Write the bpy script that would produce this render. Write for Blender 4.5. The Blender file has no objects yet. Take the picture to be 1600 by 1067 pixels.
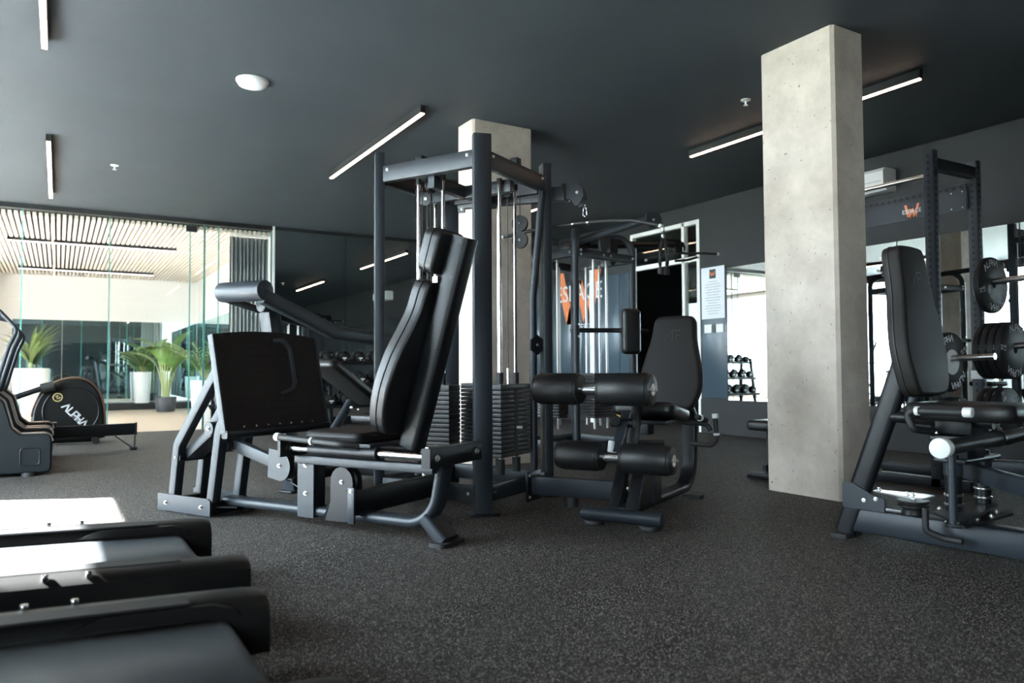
import bpy, bmesh, math, random
from mathutils import Vector, Matrix
random.seed(7)
S = bpy.context.scene
COL = S.collection

# ------------------------------------------------------------------ camera
def make_camera():
    f, yaw, pit, rol = 1175.5, math.radians(31.09), math.radians(2.144), math.radians(-0.295)
    F0 = Vector((math.sin(yaw), math.cos(yaw), 0)); R0 = Vector((math.cos(yaw), -math.sin(yaw), 0)); U0 = Vector((0, 0, 1))
    F = F0*math.cos(pit) + U0*math.sin(pit); U = U0*math.cos(pit) - F0*math.sin(pit)
    R = R0*math.cos(rol) + U*math.sin(rol); V = U*math.cos(rol) - R0*math.sin(rol)
    cd = bpy.data.cameras.new('camera'); co = bpy.data.objects.new('camera', cd); COL.objects.link(co)
    m = Matrix.Identity(4)
    for i in range(3):
        m[i][0] = R[i]; m[i][1] = V[i]; m[i][2] = -F[i]
    m[0][3], m[1][3], m[2][3] = 0, 0, 0.92
    co.matrix_world = m
    cd.sensor_width = 36; cd.sensor_fit = 'HORIZONTAL'; cd.lens = f/1600*36
    cd.clip_start = 0.05; cd.clip_end = 200
    cd.dof.use_dof = True; cd.dof.focus_distance = 4.9; cd.dof.aperture_fstop = 2.2
    S.camera = co
make_camera()

# ------------------------------------------------------------------ world, sun, exposure
W = bpy.data.worlds.new('sky'); S.world = W; W.use_nodes = True
bg = W.node_tree.nodes['Background']
bg.inputs[0].default_value = (0.74, 0.89, 1.0, 1); bg.inputs[1].default_value = 10.0
sun = bpy.data.lights.new('sun', 'SUN'); sun.energy = 70; sun.angle = math.radians(0.6); sun.color = (0.95, 0.98, 1.0)
so = bpy.data.objects.new('sun', sun); COL.objects.link(so)
so.rotation_euler = Vector((0.92, -0.42, -1.0)).to_track_quat('-Z', 'Y').to_euler()
S.view_settings.view_transform = 'Standard'; S.view_settings.look = 'None'
S.view_settings.gamma = 1; S.view_settings.use_curve_mapping = False
S.view_settings.exposure = 1.55
S.cycles.max_bounces = 10; S.cycles.diffuse_bounces = 5; S.cycles.glossy_bounces = 6
S.cycles.transparent_max_bounces = 24; S.cycles.transmission_bounces = 8
S.cycles.sample_clamp_indirect = 8.0

ZC = 3.34; XL = -2.3; XR = 8.0; YB = 12.8; YF = -3.6; YS = 20.5
def portal(name, x, y0, y1, z0, z1):
    l = bpy.data.lights.new(name, 'AREA'); l.shape = 'RECTANGLE'; l.size = y1-y0; l.size_y = z1-z0
    l.cycles.is_portal = True
    o = bpy.data.objects.new(name, l); COL.objects.link(o)
    o.location = (x, (y0+y1)/2, (z0+z1)/2)
    o.rotation_euler = Vector((1, 0, 0)).to_track_quat('-Z', 'Y').to_euler()      # shines into the room
BAYS = [(-3.2, -.9), (3.75, 7.6), (8.1, 12.4)]  # first bay is an unseen opening added for fill from behind the camera
for a, b in BAYS: portal('window_portal', XL-0.05, a, b, 0.05, 3.2)
portal('studio_window_portal', -2.65, 14.0, 17.4, 0.3, 2.4)

# ------------------------------------------------------------------ materials
def mat(name, col, rough=0.5, metal=0.0, spec=0.5, bump=0.0, bscale=200.0, var=0.0, vscale=5.0, emit=None, estr=0.0, alpha=1.0, rvar=0.0, aniso=None):
    m = bpy.data.materials.new(name); m.use_nodes = True
    nt = m.node_tree; b = nt.nodes['Principled BSDF']
    b.inputs['Base Color'].default_value = (*col, 1); b.inputs['Roughness'].default_value = rough
    b.inputs['Metallic'].default_value = metal; b.inputs['Specular IOR Level'].default_value = spec
    if emit: b.inputs['Emission Color'].default_value = (*emit, 1); b.inputs['Emission Strength'].default_value = estr
    if bump or var or rvar:
        tc = nt.nodes.new('ShaderNodeTexCoord')
    if var:
        n = nt.nodes.new('ShaderNodeTexNoise'); n.inputs['Scale'].default_value = vscale; n.inputs['Detail'].default_value = 5
        nt.links.new(tc.outputs['Object'], n.inputs['Vector'])
        r = nt.nodes.new('ShaderNodeMapRange'); r.inputs[1].default_value = .25; r.inputs[2].default_value = .75
        r.inputs[3].default_value = 1-var; r.inputs[4].default_value = 1+var
        nt.links.new(n.outputs['Fac'], r.inputs[0])
        mx = nt.nodes.new('ShaderNodeVectorMath'); mx.operation = 'SCALE'; mx.inputs[0].default_value = col
        nt.links.new(r.outputs[0], mx.inputs['Scale']); nt.links.new(mx.outputs[0], b.inputs['Base Color'])
    if bump:
        n = nt.nodes.new('ShaderNodeTexNoise'); n.inputs['Scale'].default_value = bscale; n.inputs['Detail'].default_value = 3
        nt.links.new(tc.outputs['Object'], n.inputs['Vector'])
        bp = nt.nodes.new('ShaderNodeBump'); bp.inputs['Strength'].default_value = bump; bp.inputs['Distance'].default_value = 0.002
        nt.links.new(n.outputs['Fac'], bp.inputs['Height']); nt.links.new(bp.outputs[0], b.inputs['Normal'])
    return m

def mat_emit(name, col, s):
    m = bpy.data.materials.new(name); m.use_nodes = True; nt = m.node_tree
    nt.nodes.remove(nt.nodes['Principled BSDF'])
    e = nt.nodes.new('ShaderNodeEmission'); e.inputs[0].default_value = (*col, 1); e.inputs[1].default_value = s
    nt.links.new(e.outputs[0], nt.nodes['Material Output'].inputs[0]); return m

def mat_glass(name, tint, refl=0.06, extra=0.0):
    m = bpy.data.materials.new(name); m.use_nodes = True; nt = m.node_tree
    nt.nodes.remove(nt.nodes['Principled BSDF'])
    t = nt.nodes.new('ShaderNodeBsdfTransparent'); t.inputs[0].default_value = (*tint, 1)
    g = nt.nodes.new('ShaderNodeBsdfGlossy'); g.inputs['Roughness'].default_value = 0.0; g.inputs[0].default_value = (.95, 1, .98, 1)
    ge = nt.nodes.new('ShaderNodeNewGeometry'); dt = nt.nodes.new('ShaderNodeVectorMath'); dt.operation = 'DOT_PRODUCT'
    nt.links.new(ge.outputs['Incoming'], dt.inputs[0]); nt.links.new(ge.outputs['Normal'], dt.inputs[1])
    def mth(op, a, b):
        n = nt.nodes.new('ShaderNodeMath'); n.operation = op
        for i, v in enumerate((a, b)):
            if isinstance(v, (int, float)): n.inputs[i].default_value = v
            elif v is not None: nt.links.new(v, n.inputs[i])
        return n.outputs[0]
    # Schlick reflectance, the same from both sides of the pane
    ab = mth('ABSOLUTE', dt.outputs['Value'], None); om = mth('SUBTRACT', 1.0, ab); p5 = mth('POWER', om, 5.0)
    fr = nt.nodes.new('ShaderNodeMath'); fr.operation = 'MULTIPLY_ADD'; fr.inputs[1].default_value = .95; fr.inputs[2].default_value = .04
    nt.links.new(p5, fr.inputs[0])
    mx = nt.nodes.new('ShaderNodeMixShader')
    nt.links.new(fr.outputs[0], mx.inputs[0]); nt.links.new(t.outputs[0], mx.inputs[1]); nt.links.new(g.outputs[0], mx.inputs[2])
    nt.links.new(mx.outputs[0], nt.nodes['Material Output'].inputs[0]); return m

def mat_mirror(name, tint, rough=0.0):
    m = bpy.data.materials.new(name); m.use_nodes = True; nt = m.node_tree
    nt.nodes.remove(nt.nodes['Principled BSDF'])
    g = nt.nodes.new('ShaderNodeBsdfGlossy'); g.inputs['Roughness'].default_value = rough; g.inputs[0].default_value = (*tint, 1)
    nt.links.new(g.outputs[0], nt.nodes['Material Output'].inputs[0]); return m

def mat_floor():
    m = bpy.data.materials.new('speckled rubber'); m.use_nodes = True; nt = m.node_tree; b = nt.nodes['Principled BSDF']
    L = nt.links.new; N = nt.nodes.new
    tc = N('ShaderNodeTexCoord')
    def specks(scale, thr, seed):
        v = N('ShaderNodeTexVoronoi'); v.inputs['Scale'].default_value = scale; v.inputs['Randomness'].default_value = 1.0
        mp = N('ShaderNodeMapping'); mp.inputs['Location'].default_value = (seed, seed*.7, 0)
        L(tc.outputs['Object'], mp.inputs[0]); L(mp.outputs[0], v.inputs['Vector'])
        sp = N('ShaderNodeSeparateColor'); L(v.outputs['Color'], sp.inputs[0])
        lt = N('ShaderNodeMath'); lt.operation = 'LESS_THAN'; lt.inputs[1].default_value = thr; L(sp.outputs[0], lt.inputs[0])
        d = N('ShaderNodeMath'); d.operation = 'LESS_THAN'; d.inputs[1].default_value = 0.36; L(v.outputs['Distance'], d.inputs[0])
        mu = N('ShaderNodeMath'); mu.operation = 'MULTIPLY'; L(lt.outputs[0], mu.inputs[0]); L(d.outputs[0], mu.inputs[1])
        return mu, sp
    a, sa = specks(170, .24, 0); c, sc_ = specks(310, .24, 3.3)
    mxx = N('ShaderNodeMath'); mxx.operation = 'MAXIMUM'; L(a.outputs[0], mxx.inputs[0]); L(c.outputs[0], mxx.inputs[1])
    ns = N('ShaderNodeTexNoise'); ns.inputs['Scale'].default_value = 1.3; ns.inputs['Detail'].default_value = 6; ns.inputs['Roughness'].default_value = .65
    L(tc.outputs['Object'], ns.inputs['Vector'])
    cr = N('ShaderNodeValToRGB'); L(ns.outputs['Fac'], cr.inputs[0])
    cr.color_ramp.elements[0].position = .3; cr.color_ramp.elements[0].color = (.0125, .0102, .0090, 1)
    cr.color_ramp.elements[1].position = .72; cr.color_ramp.elements[1].color = (.023, .0190, .0168, 1)
    n2 = N('ShaderNodeTexNoise'); n2.inputs['Scale'].default_value = 90; n2.inputs['Detail'].default_value = 3
    L(tc.outputs['Object'], n2.inputs['Vector'])
    mr = N('ShaderNodeMapRange'); mr.inputs[1].default_value = .3; mr.inputs[2].default_value = .7; mr.inputs[3].default_value = .55; mr.inputs[4].default_value = 1.45
    L(n2.outputs['Fac'], mr.inputs[0])
    vm = N('ShaderNodeVectorMath'); vm.operation = 'SCALE'; L(cr.outputs[0], vm.inputs[0]); L(mr.outputs[0], vm.inputs['Scale'])
    mix = N('ShaderNodeMix'); mix.data_type = 'RGBA'; L(mxx.outputs[0], mix.inputs[0]); L(vm.outputs[0], mix.inputs[6])
    mix.inputs[7].default_value = (.50, .46, .41, 1)
    L(mix.outputs[2], b.inputs['Base Color'])
    b.inputs['Roughness'].default_value = .66; b.inputs['Specular IOR Level'].default_value = .3
    bp = N('ShaderNodeBump'); bp.inputs['Strength'].default_value = .35; bp.inputs['Distance'].default_value = .002
    L(n2.outputs['Fac'], bp.inputs['Height']); L(bp.outputs[0], b.inputs['Normal'])
    return m

def mat_concrete():
    m = bpy.data.materials.new('cast concrete'); m.use_nodes = True; nt = m.node_tree; b = nt.nodes['Principled BSDF']
    L = nt.links.new; N = nt.nodes.new
    tc = N('ShaderNodeTexCoord')
    ns = N('ShaderNodeTexNoise'); ns.inputs['Scale'].default_value = 3.5; ns.inputs['Detail'].default_value = 8; ns.inputs['Roughness'].default_value = .68
    L(tc.outputs['Object'], ns.inputs['Vector'])
    cr = N('ShaderNodeValToRGB'); L(ns.outputs['Fac'], cr.inputs[0])
    cr.color_ramp.elements[0].position = .28; cr.color_ramp.elements[0].color = (.45, .385, .325, 1)
    cr.color_ramp.elements[1].position = .72; cr.color_ramp.elements[1].color = (.70, .615, .525, 1)
    # air pockets
    n3 = N('ShaderNodeTexNoise'); n3.inputs['Scale'].default_value = 38; n3.inputs['Detail'].default_value = 2; n3.inputs['Distortion'].default_value = .4
    L(tc.outputs['Object'], n3.inputs['Vector'])
    p = N('ShaderNodeMapRange'); p.inputs[1].default_value = .715; p.inputs[2].default_value = .76; L(n3.outputs['Fac'], p.inputs[0])
    mp = N('ShaderNodeMapping'); mp.inputs['Scale'].default_value = (1, 1, .5); L(tc.outputs['Object'], mp.inputs[0])
    v = N('ShaderNodeTexVoronoi'); v.inputs['Scale'].default_value = 24; L(mp.outputs[0], v.inputs['Vector'])
    lt = N('ShaderNodeMapRange'); lt.inputs[1].default_value = .10; lt.inputs[2].default_value = .05; lt.inputs[3].default_value = 0; lt.inputs[4].default_value = 1; L(v.outputs['Distance'], lt.inputs[0])
    sx = N('ShaderNodeSeparateColor'); L(v.outputs['Color'], sx.inputs[0])
    gt = N('ShaderNodeMath'); gt.operation = 'GREATER_THAN'; gt.inputs[1].default_value = .5; L(sx.outputs[0], gt.inputs[0])
    mu = N('ShaderNodeMath'); mu.operation = 'MULTIPLY'; L(lt.outputs[0], mu.inputs[0]); L(gt.outputs[0], mu.inputs[1])
    mxm = N('ShaderNodeMath'); mxm.operation = 'MAXIMUM'; L(p.outputs[0], mxm.inputs[0]); L(mu.outputs[0], mxm.inputs[1])
    mix = N('ShaderNodeMix'); mix.data_type = 'RGBA'; L(mxm.outputs[0], mix.inputs[0]); L(cr.outputs[0], mix.inputs[6]); mix.inputs[7].default_value = (.13, .12, .11, 1)
    L(mix.outputs[2], b.inputs['Base Color']); b.inputs['Roughness'].default_value = .8
    iv = N('ShaderNodeMath'); iv.operation = 'SUBTRACT'; L(ns.outputs['Fac'], iv.inputs[0]); L(mxm.outputs[0], iv.inputs[1])
    bp = N('ShaderNodeBump'); bp.inputs['Strength'].default_value = .35; bp.inputs['Distance'].default_value = .01
    L(iv.outputs[0], bp.inputs['Height']); L(bp.outputs[0], b.inputs['Normal'])
    return m

def mat_planks(name, c0, c1):
    m = bpy.data.materials.new(name); m.use_nodes = True; nt = m.node_tree; b = nt.nodes['Principled BSDF']
    L = nt.links.new; N = nt.nodes.new
    tc = N('ShaderNodeTexCoord'); mp = N('ShaderNodeMapping'); mp.inputs['Scale'].default_value = (1, 12, 12); L(tc.outputs['Object'], mp.inputs[0])
    n = N('ShaderNodeTexNoise'); n.inputs['Scale'].default_value = 3; n.inputs['Detail'].default_value = 6; L(mp.outputs[0], n.inputs['Vector'])
    cr = N('ShaderNodeValToRGB'); L(n.outputs['Fac'], cr.inputs[0]); cr.color_ramp.elements[0].color = (*c0, 1); cr.color_ramp.elements[1].color = (*c1, 1)
    L(cr.outputs[0], b.inputs['Base Color']); b.inputs['Roughness'].default_value = .45
    return m

def mat_grip(name, col, scale=90):
    # raised lozenge tread
    m = mat(name, col, .6, spec=.22); nt = m.node_tree; b = nt.nodes['Principled BSDF']; L = nt.links.new; N = nt.nodes.new
    tc = N('ShaderNodeTexCoord'); mp = N('ShaderNodeMapping'); mp.inputs['Rotation'].default_value = (0, .78, 0); mp.inputs['Scale'].default_value = (scale, scale, scale*.4)
    L(tc.outputs['Object'], mp.inputs[0])
    v = N('ShaderNodeTexVoronoi'); v.inputs['Scale'].default_value = 1; v.inputs['Randomness'].default_value = .25; L(mp.outputs[0], v.inputs['Vector'])
    mr = N('ShaderNodeMapRange'); mr.inputs[1].default_value = .38; mr.inputs[2].default_value = .28; mr.inputs[3].default_value = 0; mr.inputs[4].default_value = 1; L(v.outputs['Distance'], mr.inputs[0])
    bp = N('ShaderNodeBump'); bp.inputs['Strength'].default_value = 1.0; bp.inputs['Distance'].default_value = .006
    L(mr.outputs[0], bp.inputs['Height']); L(bp.outputs[0], b.inputs['Normal']); return m

M = {}
M['floor'] = mat_floor(); M['concrete'] = mat_concrete()
M['ceil'] = mat('dark ceiling paint', (.034, .0405, .045), .6, spec=.15, var=.10, vscale=1.2)
M['wall'] = mat('charcoal wall paint', (.016, .0172, .019), .5, spec=.3, var=.08, vscale=2)
M['wallgloss'] = mat('satin panel with painted window sheen', (.052, .078, .10), .25, spec=.5)  # window reflection is put into this blue base colour
M['wains'] = mat('speckled dark wainscot', (.010, .0095, .0098), .6, var=.6, vscale=60)
M['white'] = mat('white wall paint', (.85, .83, .82), .6)
M['whiteplastic'] = mat('white plastic', (.80, .80, .79), .35)
M['frame'] = mat('white aluminium frame', (.80, .78, .75), .35)
M['blacktrim'] = mat('black trim', (.012, .012, .013), .4)
M['powder'] = mat('black powder coat', (.017, .0215, .027), .42, spec=.34, bump=.06, bscale=600)
M['powder2'] = mat('satin black steel', (.0065, .0072, .0085), .40, spec=.26, bump=.05, bscale=600)
M['leather'] = mat('black upholstery', (.009, .0088, .009), .38, spec=.48, bump=.35, bscale=450)
M['leather2'] = mat('matte black upholstery', (.0125, .0105, .0098), .56, spec=.22, bump=.35, bscale=450)
M['piping'] = mat('seam piping', (.006, .006, .006), .5)
M['foam'] = mat('black foam roller vinyl', (.008, .008, .0085), .40, spec=.42, bump=.25, bscale=300)
M['rubber'] = mat('black rubber', (.012, .012, .012), .6)
M['plastic'] = mat('black plastic', (.011, .0105, .0100), .42, spec=.28)
M['greyplastic'] = mat('dark grey shell', (.011, .0145, .016), .36, spec=.25)
M['chrome'] = mat('chrome', (.70, .70, .71), .16, 1.0)
M['steel'] = mat('brushed steel', (.60, .58, .56), .28, 1.0)
M['rackpaint'] = mat('rack paint', (.030, .034, .042), .5, spec=.3)
M['whiterod'] = mat('bright guide rod', (.78, .76, .74), .25, .3)
M['rod'] = mat('polished guide rod', (.80, .74, .70), .18, 1.0)
M['cable'] = mat('black cable', (.01, .01, .01), .4)
M['stack'] = mat('weight stack iron', (.030, .030, .032), .5, spec=.5)
M['grip'] = mat_grip('lozenge tread rubber', (.017, .0122, .011))
M['alu'] = mat('white cap plastic', (.62, .62, .60), .4)
M['yellow'] = mat('yellow ball knob', (.75, .45, .12), .4)
M['print'] = mat('white print', (.72, .72, .72), .6)
M['printgrey'] = mat('grey print', (.42, .42, .43), .6)
M['orange'] = mat('orange print', (.75, .22, .08), .5)
M['paper'] = mat('white paper', (.78, .80, .84), .6)
M['led'] = mat_emit('warm led strip', (1.0, .68, .48), 8.0)
M['led2'] = mat_emit('studio led strip', (1.0, .88, .80), 4.5)
M['red'] = mat_emit('red display', (1.0, .05, .08), .8)
M['glass'] = mat_glass('clear glass', (.972, .985, .982))
M['glassedge'] = mat('green glass edge', (.10, .30, .26), .15)
M['wglass'] = mat_glass('window glass', (.97, .98, .98))
M['mirror'] = mat_mirror('mirror silver', (.80, .86, .86))
M['mirror2'] = mat_mirror('studio mirror silver', (.66, .84, .86))
M['wood'] = mat_planks('pale oak floor', (.52, .40, .31), (.62, .49, .39))
M['slat'] = mat('pale timber slat', (.80, .71, .62), .5, var=.06, vscale=3)
M['dark'] = mat('painted hole shade', (.01, .01, .01), .8)
M['leaf'] = mat('banana leaf', (.13, .24, .055), .4, var=.35, vscale=6)
M['leaf2'] = mat('palm frond', (.07, .17, .05), .4, var=.35, vscale=6)
M['leaf3'] = mat('yucca leaf', (.14, .20, .07), .45, var=.35, vscale=6)
M['stem'] = mat('plant stem', (.30, .34, .14), .5)
M['soil'] = mat('soil', (.05, .035, .025), .9)
M['potdark'] = mat('dark grey pot', (.05, .05, .055), .5)
M['curtain'] = mat('grey sheer curtain', (.30, .32, .32), .8)
M['belt'] = mat('treadmill belt', (.055, .062, .068), .42, spec=.5, bump=.35, bscale=500)
M['bumper'] = mat('bumper plate rubber', (.012, .012, .0125), .5, spec=.3)
M['gold'] = mat('gold print', (.65, .50, .20), .4)
M['ground'] = mat('pale bounce ground', (.80, .80, .78), .8)  # made pale to bounce sunlight up to the ceiling
M['dark_ground'] = mat('dark_ground', (.045, .06, .03), .9, var=.3, vscale=4)  # made dark so the far ceiling gets less light
M['roughmetal'] = mat('timber box', (.30, .21, .13), .6)

# ------------------------------------------------------------------ mesh helpers
def rrect(w, h, r, n=2):
    """rounded rectangle section, centred, list of 2d points"""
    r = min(r, w*.499, h*.499); out = []
    for cx, cy, a0 in ((w/2-r, h/2-r, 0), (-w/2+r, h/2-r, 90), (-w/2+r, -h/2+r, 180), (w/2-r, -h/2+r, 270)):
        for i in range(n+1):
            a = math.radians(a0 + 90*i/n); out.append((cx+r*math.cos(a), cy+r*math.sin(a)))
    return out
def circ(r, n=16): return [(r*math.cos(2*math.pi*i/n), r*math.sin(2*math.pi*i/n)) for i in range(n)]
def fillet(pts, rad, n=6):
    pts = [Vector(p) for p in pts]; out = [pts[0]]
    for i in range(1, len(pts)-1):
        p, a, b = pts[i], pts[i-1]-pts[i], pts[i+1]-pts[i]
        la, lb = a.length, b.length; a.normalize(); b.normalize()
        ang = a.angle(b)
        if ang > math.pi-.02: out.append(p); continue
        d = min(rad/math.tan(ang/2), la*.49, lb*.49); r = d*math.tan(ang/2)
        c = p + (a+b).normalized()*(r/math.sin(ang/2))
        s, e = p+a*d-c, p+b*d-c
        tot = s.angle(e); ax = s.cross(e).normalized()
        for k in range(n+1): out.append(c + Matrix.Rotation(tot*k/n, 3, ax) @ s)
    out.append(pts[-1]); return out

class MB:
    def __init__(s): s.bm = bmesh.new()
    def _ring(s, pts): return [s.bm.verts.new(p) for p in pts]
    def _skin(s, rings, closed=True, caps=True):
        for a, b in zip(rings, rings[1:]):
            n = len(a)
            for i in range(n if closed else n-1):
                j = (i+1) % n
                try: s.bm.faces.new((a[i], a[j], b[j], b[i]))
                except ValueError: pass
        if caps:
            s.bm.faces.new(list(reversed(rings[0]))); s.bm.faces.new(rings[-1])
    def sweep(s, pts, sec, up=(0, 0, 1), caps=True, scale=None):
        pts = [Vector(p) for p in pts]; up = Vector(up); rings = []
        n = len(pts); prev = None
        for i, p in enumerate(pts):
            t = (pts[min(i+1, n-1)]-pts[max(i-1, 0)]).normalized()
            x = up.cross(t)
            if x.length < 1e-4: x = (prev if prev else Vector((1, 0, 0))).copy(); x = (x-t*x.dot(t))
            x.normalize(); y = t.cross(x); prev = x
            k = 1.0
            if 0 < i < n-1:
                a, b = (pts[i]-pts[i-1]).normalized(), (pts[i+1]-pts[i]).normalized()
                k = 1/max(.5, math.cos(a.angle(b, 0)/2))
            sc = scale[i] if scale else 1
            rings.append(s._ring([p + x*c[0]*sc + y*c[1]*sc for c in sec]))
        s._skin(rings, caps=caps); return s
    def bar(s, a, b, w, h, r=.006, up=(0, 0, 1)): return s.sweep([a, b], rrect(w, h, r), up)
    def tube(s, pts, r, n=14, fil=0, fn=6):
        if fil: pts = fillet(pts, fil, fn)
        pts = [Vector(p) for p in pts]
        t = (pts[1]-pts[0]).normalized(); up = Vector((0, 0, 1)) if abs(t.z) < .8 else Vector((1, 0, 0))
        # parallel transport
        rings = []; x = up.cross(t).normalized()
        for i, p in enumerate(pts):
            t = (pts[min(i+1, len(pts)-1)]-pts[max(i-1, 0)]).normalized()
            x = (x-t*x.dot(t)).normalized(); y = t.cross(x)
            rings.append(s._ring([p + x*c[0] + y*c[1] for c in circ(r, n)]))
        s._skin(rings); return s
    def cyl(s, a, b, r, n=20, bev=0.0):
        a, b = Vector(a), Vector(b); d = (b-a); L = d.length; d.normalize()
        up = Vector((0, 0, 1)) if abs(d.z) < .9 else Vector((1, 0, 0))
        x = up.cross(d).normalized(); y = d.cross(x)
        prof = [(0, r), (L, r)] if not bev else [(0, r-bev), (bev*.3, r-bev*.3), (bev, r), (L-bev, r), (L-bev*.3, r-bev*.3), (L, r-bev)]
        s._skin([s._ring([a + d*t + x*c[0] + y*c[1] for c in circ(rr, n)]) for t, rr in prof]); return s
    def lathe(s, a, d, prof, n=24, cap=True):
        a, d = Vector(a), Vector(d).normalized()
        up = Vector((0, 0, 1)) if abs(d.z) < .9 else Vector((1, 0, 0))
        x = up.cross(d).normalized(); y = d.cross(x)
        s._skin([s._ring([a + d*t + x*c[0] + y*c[1] for c in circ(max(rr, 1e-4), n)]) for t, rr in prof], caps=cap); return s
    def box(s, c, size, rot=None, r=0.0):
        c = Vector(c); hx, hy, hz = size[0]/2, size[1]/2, size[2]/2
        R = Matrix.Rotation(rot, 3, 'Z') if isinstance(rot, (int, float)) else (rot or Matrix.Identity(3))
        if r:
            sec = rrect(size[0], size[1], r, 3)
            e = min(r*.5, hz*.5)
            rings = []
            for z, k in ((-hz, e), (-hz+e*.3, e*.3), (-hz+e, 0), (hz-e, 0), (hz-e*.3, e*.3), (hz, e)):
                fx, fy = (size[0]-2*k)/size[0], (size[1]-2*k)/size[1]
                rings.append(s._ring([c + R @ Vector((p[0]*fx, p[1]*fy, z)) for p in sec]))
            s._skin(rings); return s
        v = [s.bm.verts.new(c + R @ Vector((sx*hx, sy*hy, sz*hz))) for sx in (-1, 1) for sy in (-1, 1) for sz in (-1, 1)]
        for f in ((0, 1, 3, 2), (4, 6, 7, 5), (0, 4, 5, 1), (2, 3, 7, 6), (0, 2, 6, 4), (1, 5, 7, 3)): s.bm.faces.new([v[i] for i in f])
        return s
    def prism(s, poly, o, ex, ey, th, bev=0.0):
        """extrude a 2d polygon: o + ex*px + ey*py, thickness th along ex x ey (centred)"""
        o, ex, ey = Vector(o), Vector(ex).normalized(), Vector(ey).normalized(); n = ex.cross(ey).normalized()
        def ring(off, t): return s._ring([o + ex*p[0] + ey*p[1] + n*t for p in (inset(poly, off) if off else poly)])
        if bev: s._skin([ring(bev, -th/2), ring(0, -th/2+bev), ring(0, th/2-bev), ring(bev, th/2)])
        else: s._skin([ring(0, -th/2), ring(0, th/2)])
        return s
    def cushion(s, poly, o, ex, ey, th, rad, crown=0.0):
        o, ex, ey = Vector(o), Vector(ex).normalized(), Vector(ey).normalized(); n = ex.cross(ey).normalized()
        prof = []
        for k in range(5):
            a = math.pi/2*k/4; prof.append((rad*(1-math.sin(a)), -th/2 + rad*(1-math.cos(a))))
        prof2 = [(i, -t) for i, t in reversed(prof)]
        rings = [s._ring([o + ex*p[0] + ey*p[1] + n*t for p in inset(poly, i)]) for i, t in prof+prof2]
        s._skin(rings); return s
    def obj(s, name, m, parent=None, smooth=40, loc=None, kind=None, label=None):
        bmesh.ops.recalc_face_normals(s.bm, faces=s.bm.faces)
        me = bpy.data.meshes.new(name); s.bm.to_mesh(me); s.bm.free()
        return mesh_obj(name, me, m, parent, smooth, loc, kind, label)

def inset(poly, d):
    if d == 0: return poly
    n = len(poly); out = []
    area = sum(poly[i][0]*poly[(i+1) % n][1]-poly[(i+1) % n][0]*poly[i][1] for i in range(n))
    sg = 1 if area > 0 else -1
    for i in range(n):
        a, p, b = poly[i-1], poly[i], poly[(i+1) % n]
        e1 = Vector((p[0]-a[0], p[1]-a[1])); e2 = Vector((b[0]-p[0], b[1]-p[1]))
        if e1.length < 1e-7: e1 = e2
        if e2.length < 1e-7: e2 = e1
        e1.normalize(); e2.normalize()
        n1 = Vector((-e1.y, e1.x))*sg; n2 = Vector((-e2.y, e2.x))*sg
        m = n1+n2; m = m/max(m.length_squared/2, .6)
        out.append((p[0]+m.x*d, p[1]+m.y*d))
    return out

def smooth_poly(pts, n=6):
    """closed catmull-rom through pts"""
    out = []; k = len(pts)
    for i in range(k):
        p0, p1, p2, p3 = pts[i-1], pts[i], pts[(i+1) % k], pts[(i+2) % k]
        for j in range(n):
            t = j/n
            out.append(tuple(.5*((2*p1[c]) + (-p0[c]+p2[c])*t + (2*p0[c]-5*p1[c]+4*p2[c]-p3[c])*t*t + (-p0[c]+3*p1[c]-3*p2[c]+p3[c])*t**3) for c in (0, 1)))
    return out
def round_poly(pts, r, n=4):
    p3 = [Vector((p[0], p[1], 0)) for p in pts]; k = len(p3); out = []
    for i in range(k):
        f = fillet([(p3[i]+p3[i-1])/2, p3[i], (p3[i]+p3[(i+1) % k])/2], r if not isinstance(r, (list, tuple)) else r[i], n)
        out += [(v.x, v.y) for v in f[1:-1]]
    return out

def mesh_obj(name, me, m, parent=None, smooth=40, loc=None, kind=None, label=None):
    if m is not None and not me.materials: me.materials.append(m)
    if smooth and not me.get('sm'):
        me.polygons.foreach_set('use_smooth', [True]*len(me.polygons))
        me.set_sharp_from_angle(angle=math.radians(smooth)); me['sm'] = 1
    o = bpy.data.objects.new(name, me); COL.objects.link(o)
    if parent is not None: o.parent = parent
    if loc is not None: o.location = loc
    if kind: o['kind'] = kind
    if label: o['label'] = label
    return o
def tag(o, label, cat, group=None, kind=None):
    o['label'] = label; o['category'] = cat
    if group: o['group'] = group
    if kind: o['kind'] = kind
    return o
def thing(name, label, cat, loc=(0, 0, 0), rz=0.0, group=None):
    e = bpy.data.objects.new(name, None); COL.objects.link(e); e.empty_display_size = .1
    e.location = loc; e.rotation_euler = (0, 0, rz)
    return tag(e, label, cat, group)
def dup(o, parent=None):
    c = o.copy(); COL.objects.link(c); c.parent = parent
    for ch in o.children: dup(ch, c)
    return c
def struct(name, mb, m, parent=None, smooth=30):
    o = mb.obj(name, m, parent, smooth)
    if parent is None: o['kind'] = 'structure'
    return o

# shared bolt meshes ----------------------------------------------------------
def _bolt_mesh():
    mb = MB(); mb.lathe((0, 0, -.004), (0, 0, 1), [(0, .016), (.006, .016), (.0061, .0105), (.015, .0105), (.017, .008)], 10)
    bmesh.ops.recalc_face_normals(mb.bm, faces=mb.bm.faces)
    me = bpy.data.meshes.new('bolt'); mb.bm.to_mesh(me); mb.bm.free(); me.materials.append(M['steel']); return me
BOLT = _bolt_mesh()
def bolt(parent, p, d, s=1.0, name='bolt'):
    o = mesh_obj(name, BOLT, None, parent)
    o.location = p; o.rotation_euler = Vector(d).to_track_quat('Z', 'Y').to_euler(); o.scale = (s*.72, s*.72, s*.72); return o

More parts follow.
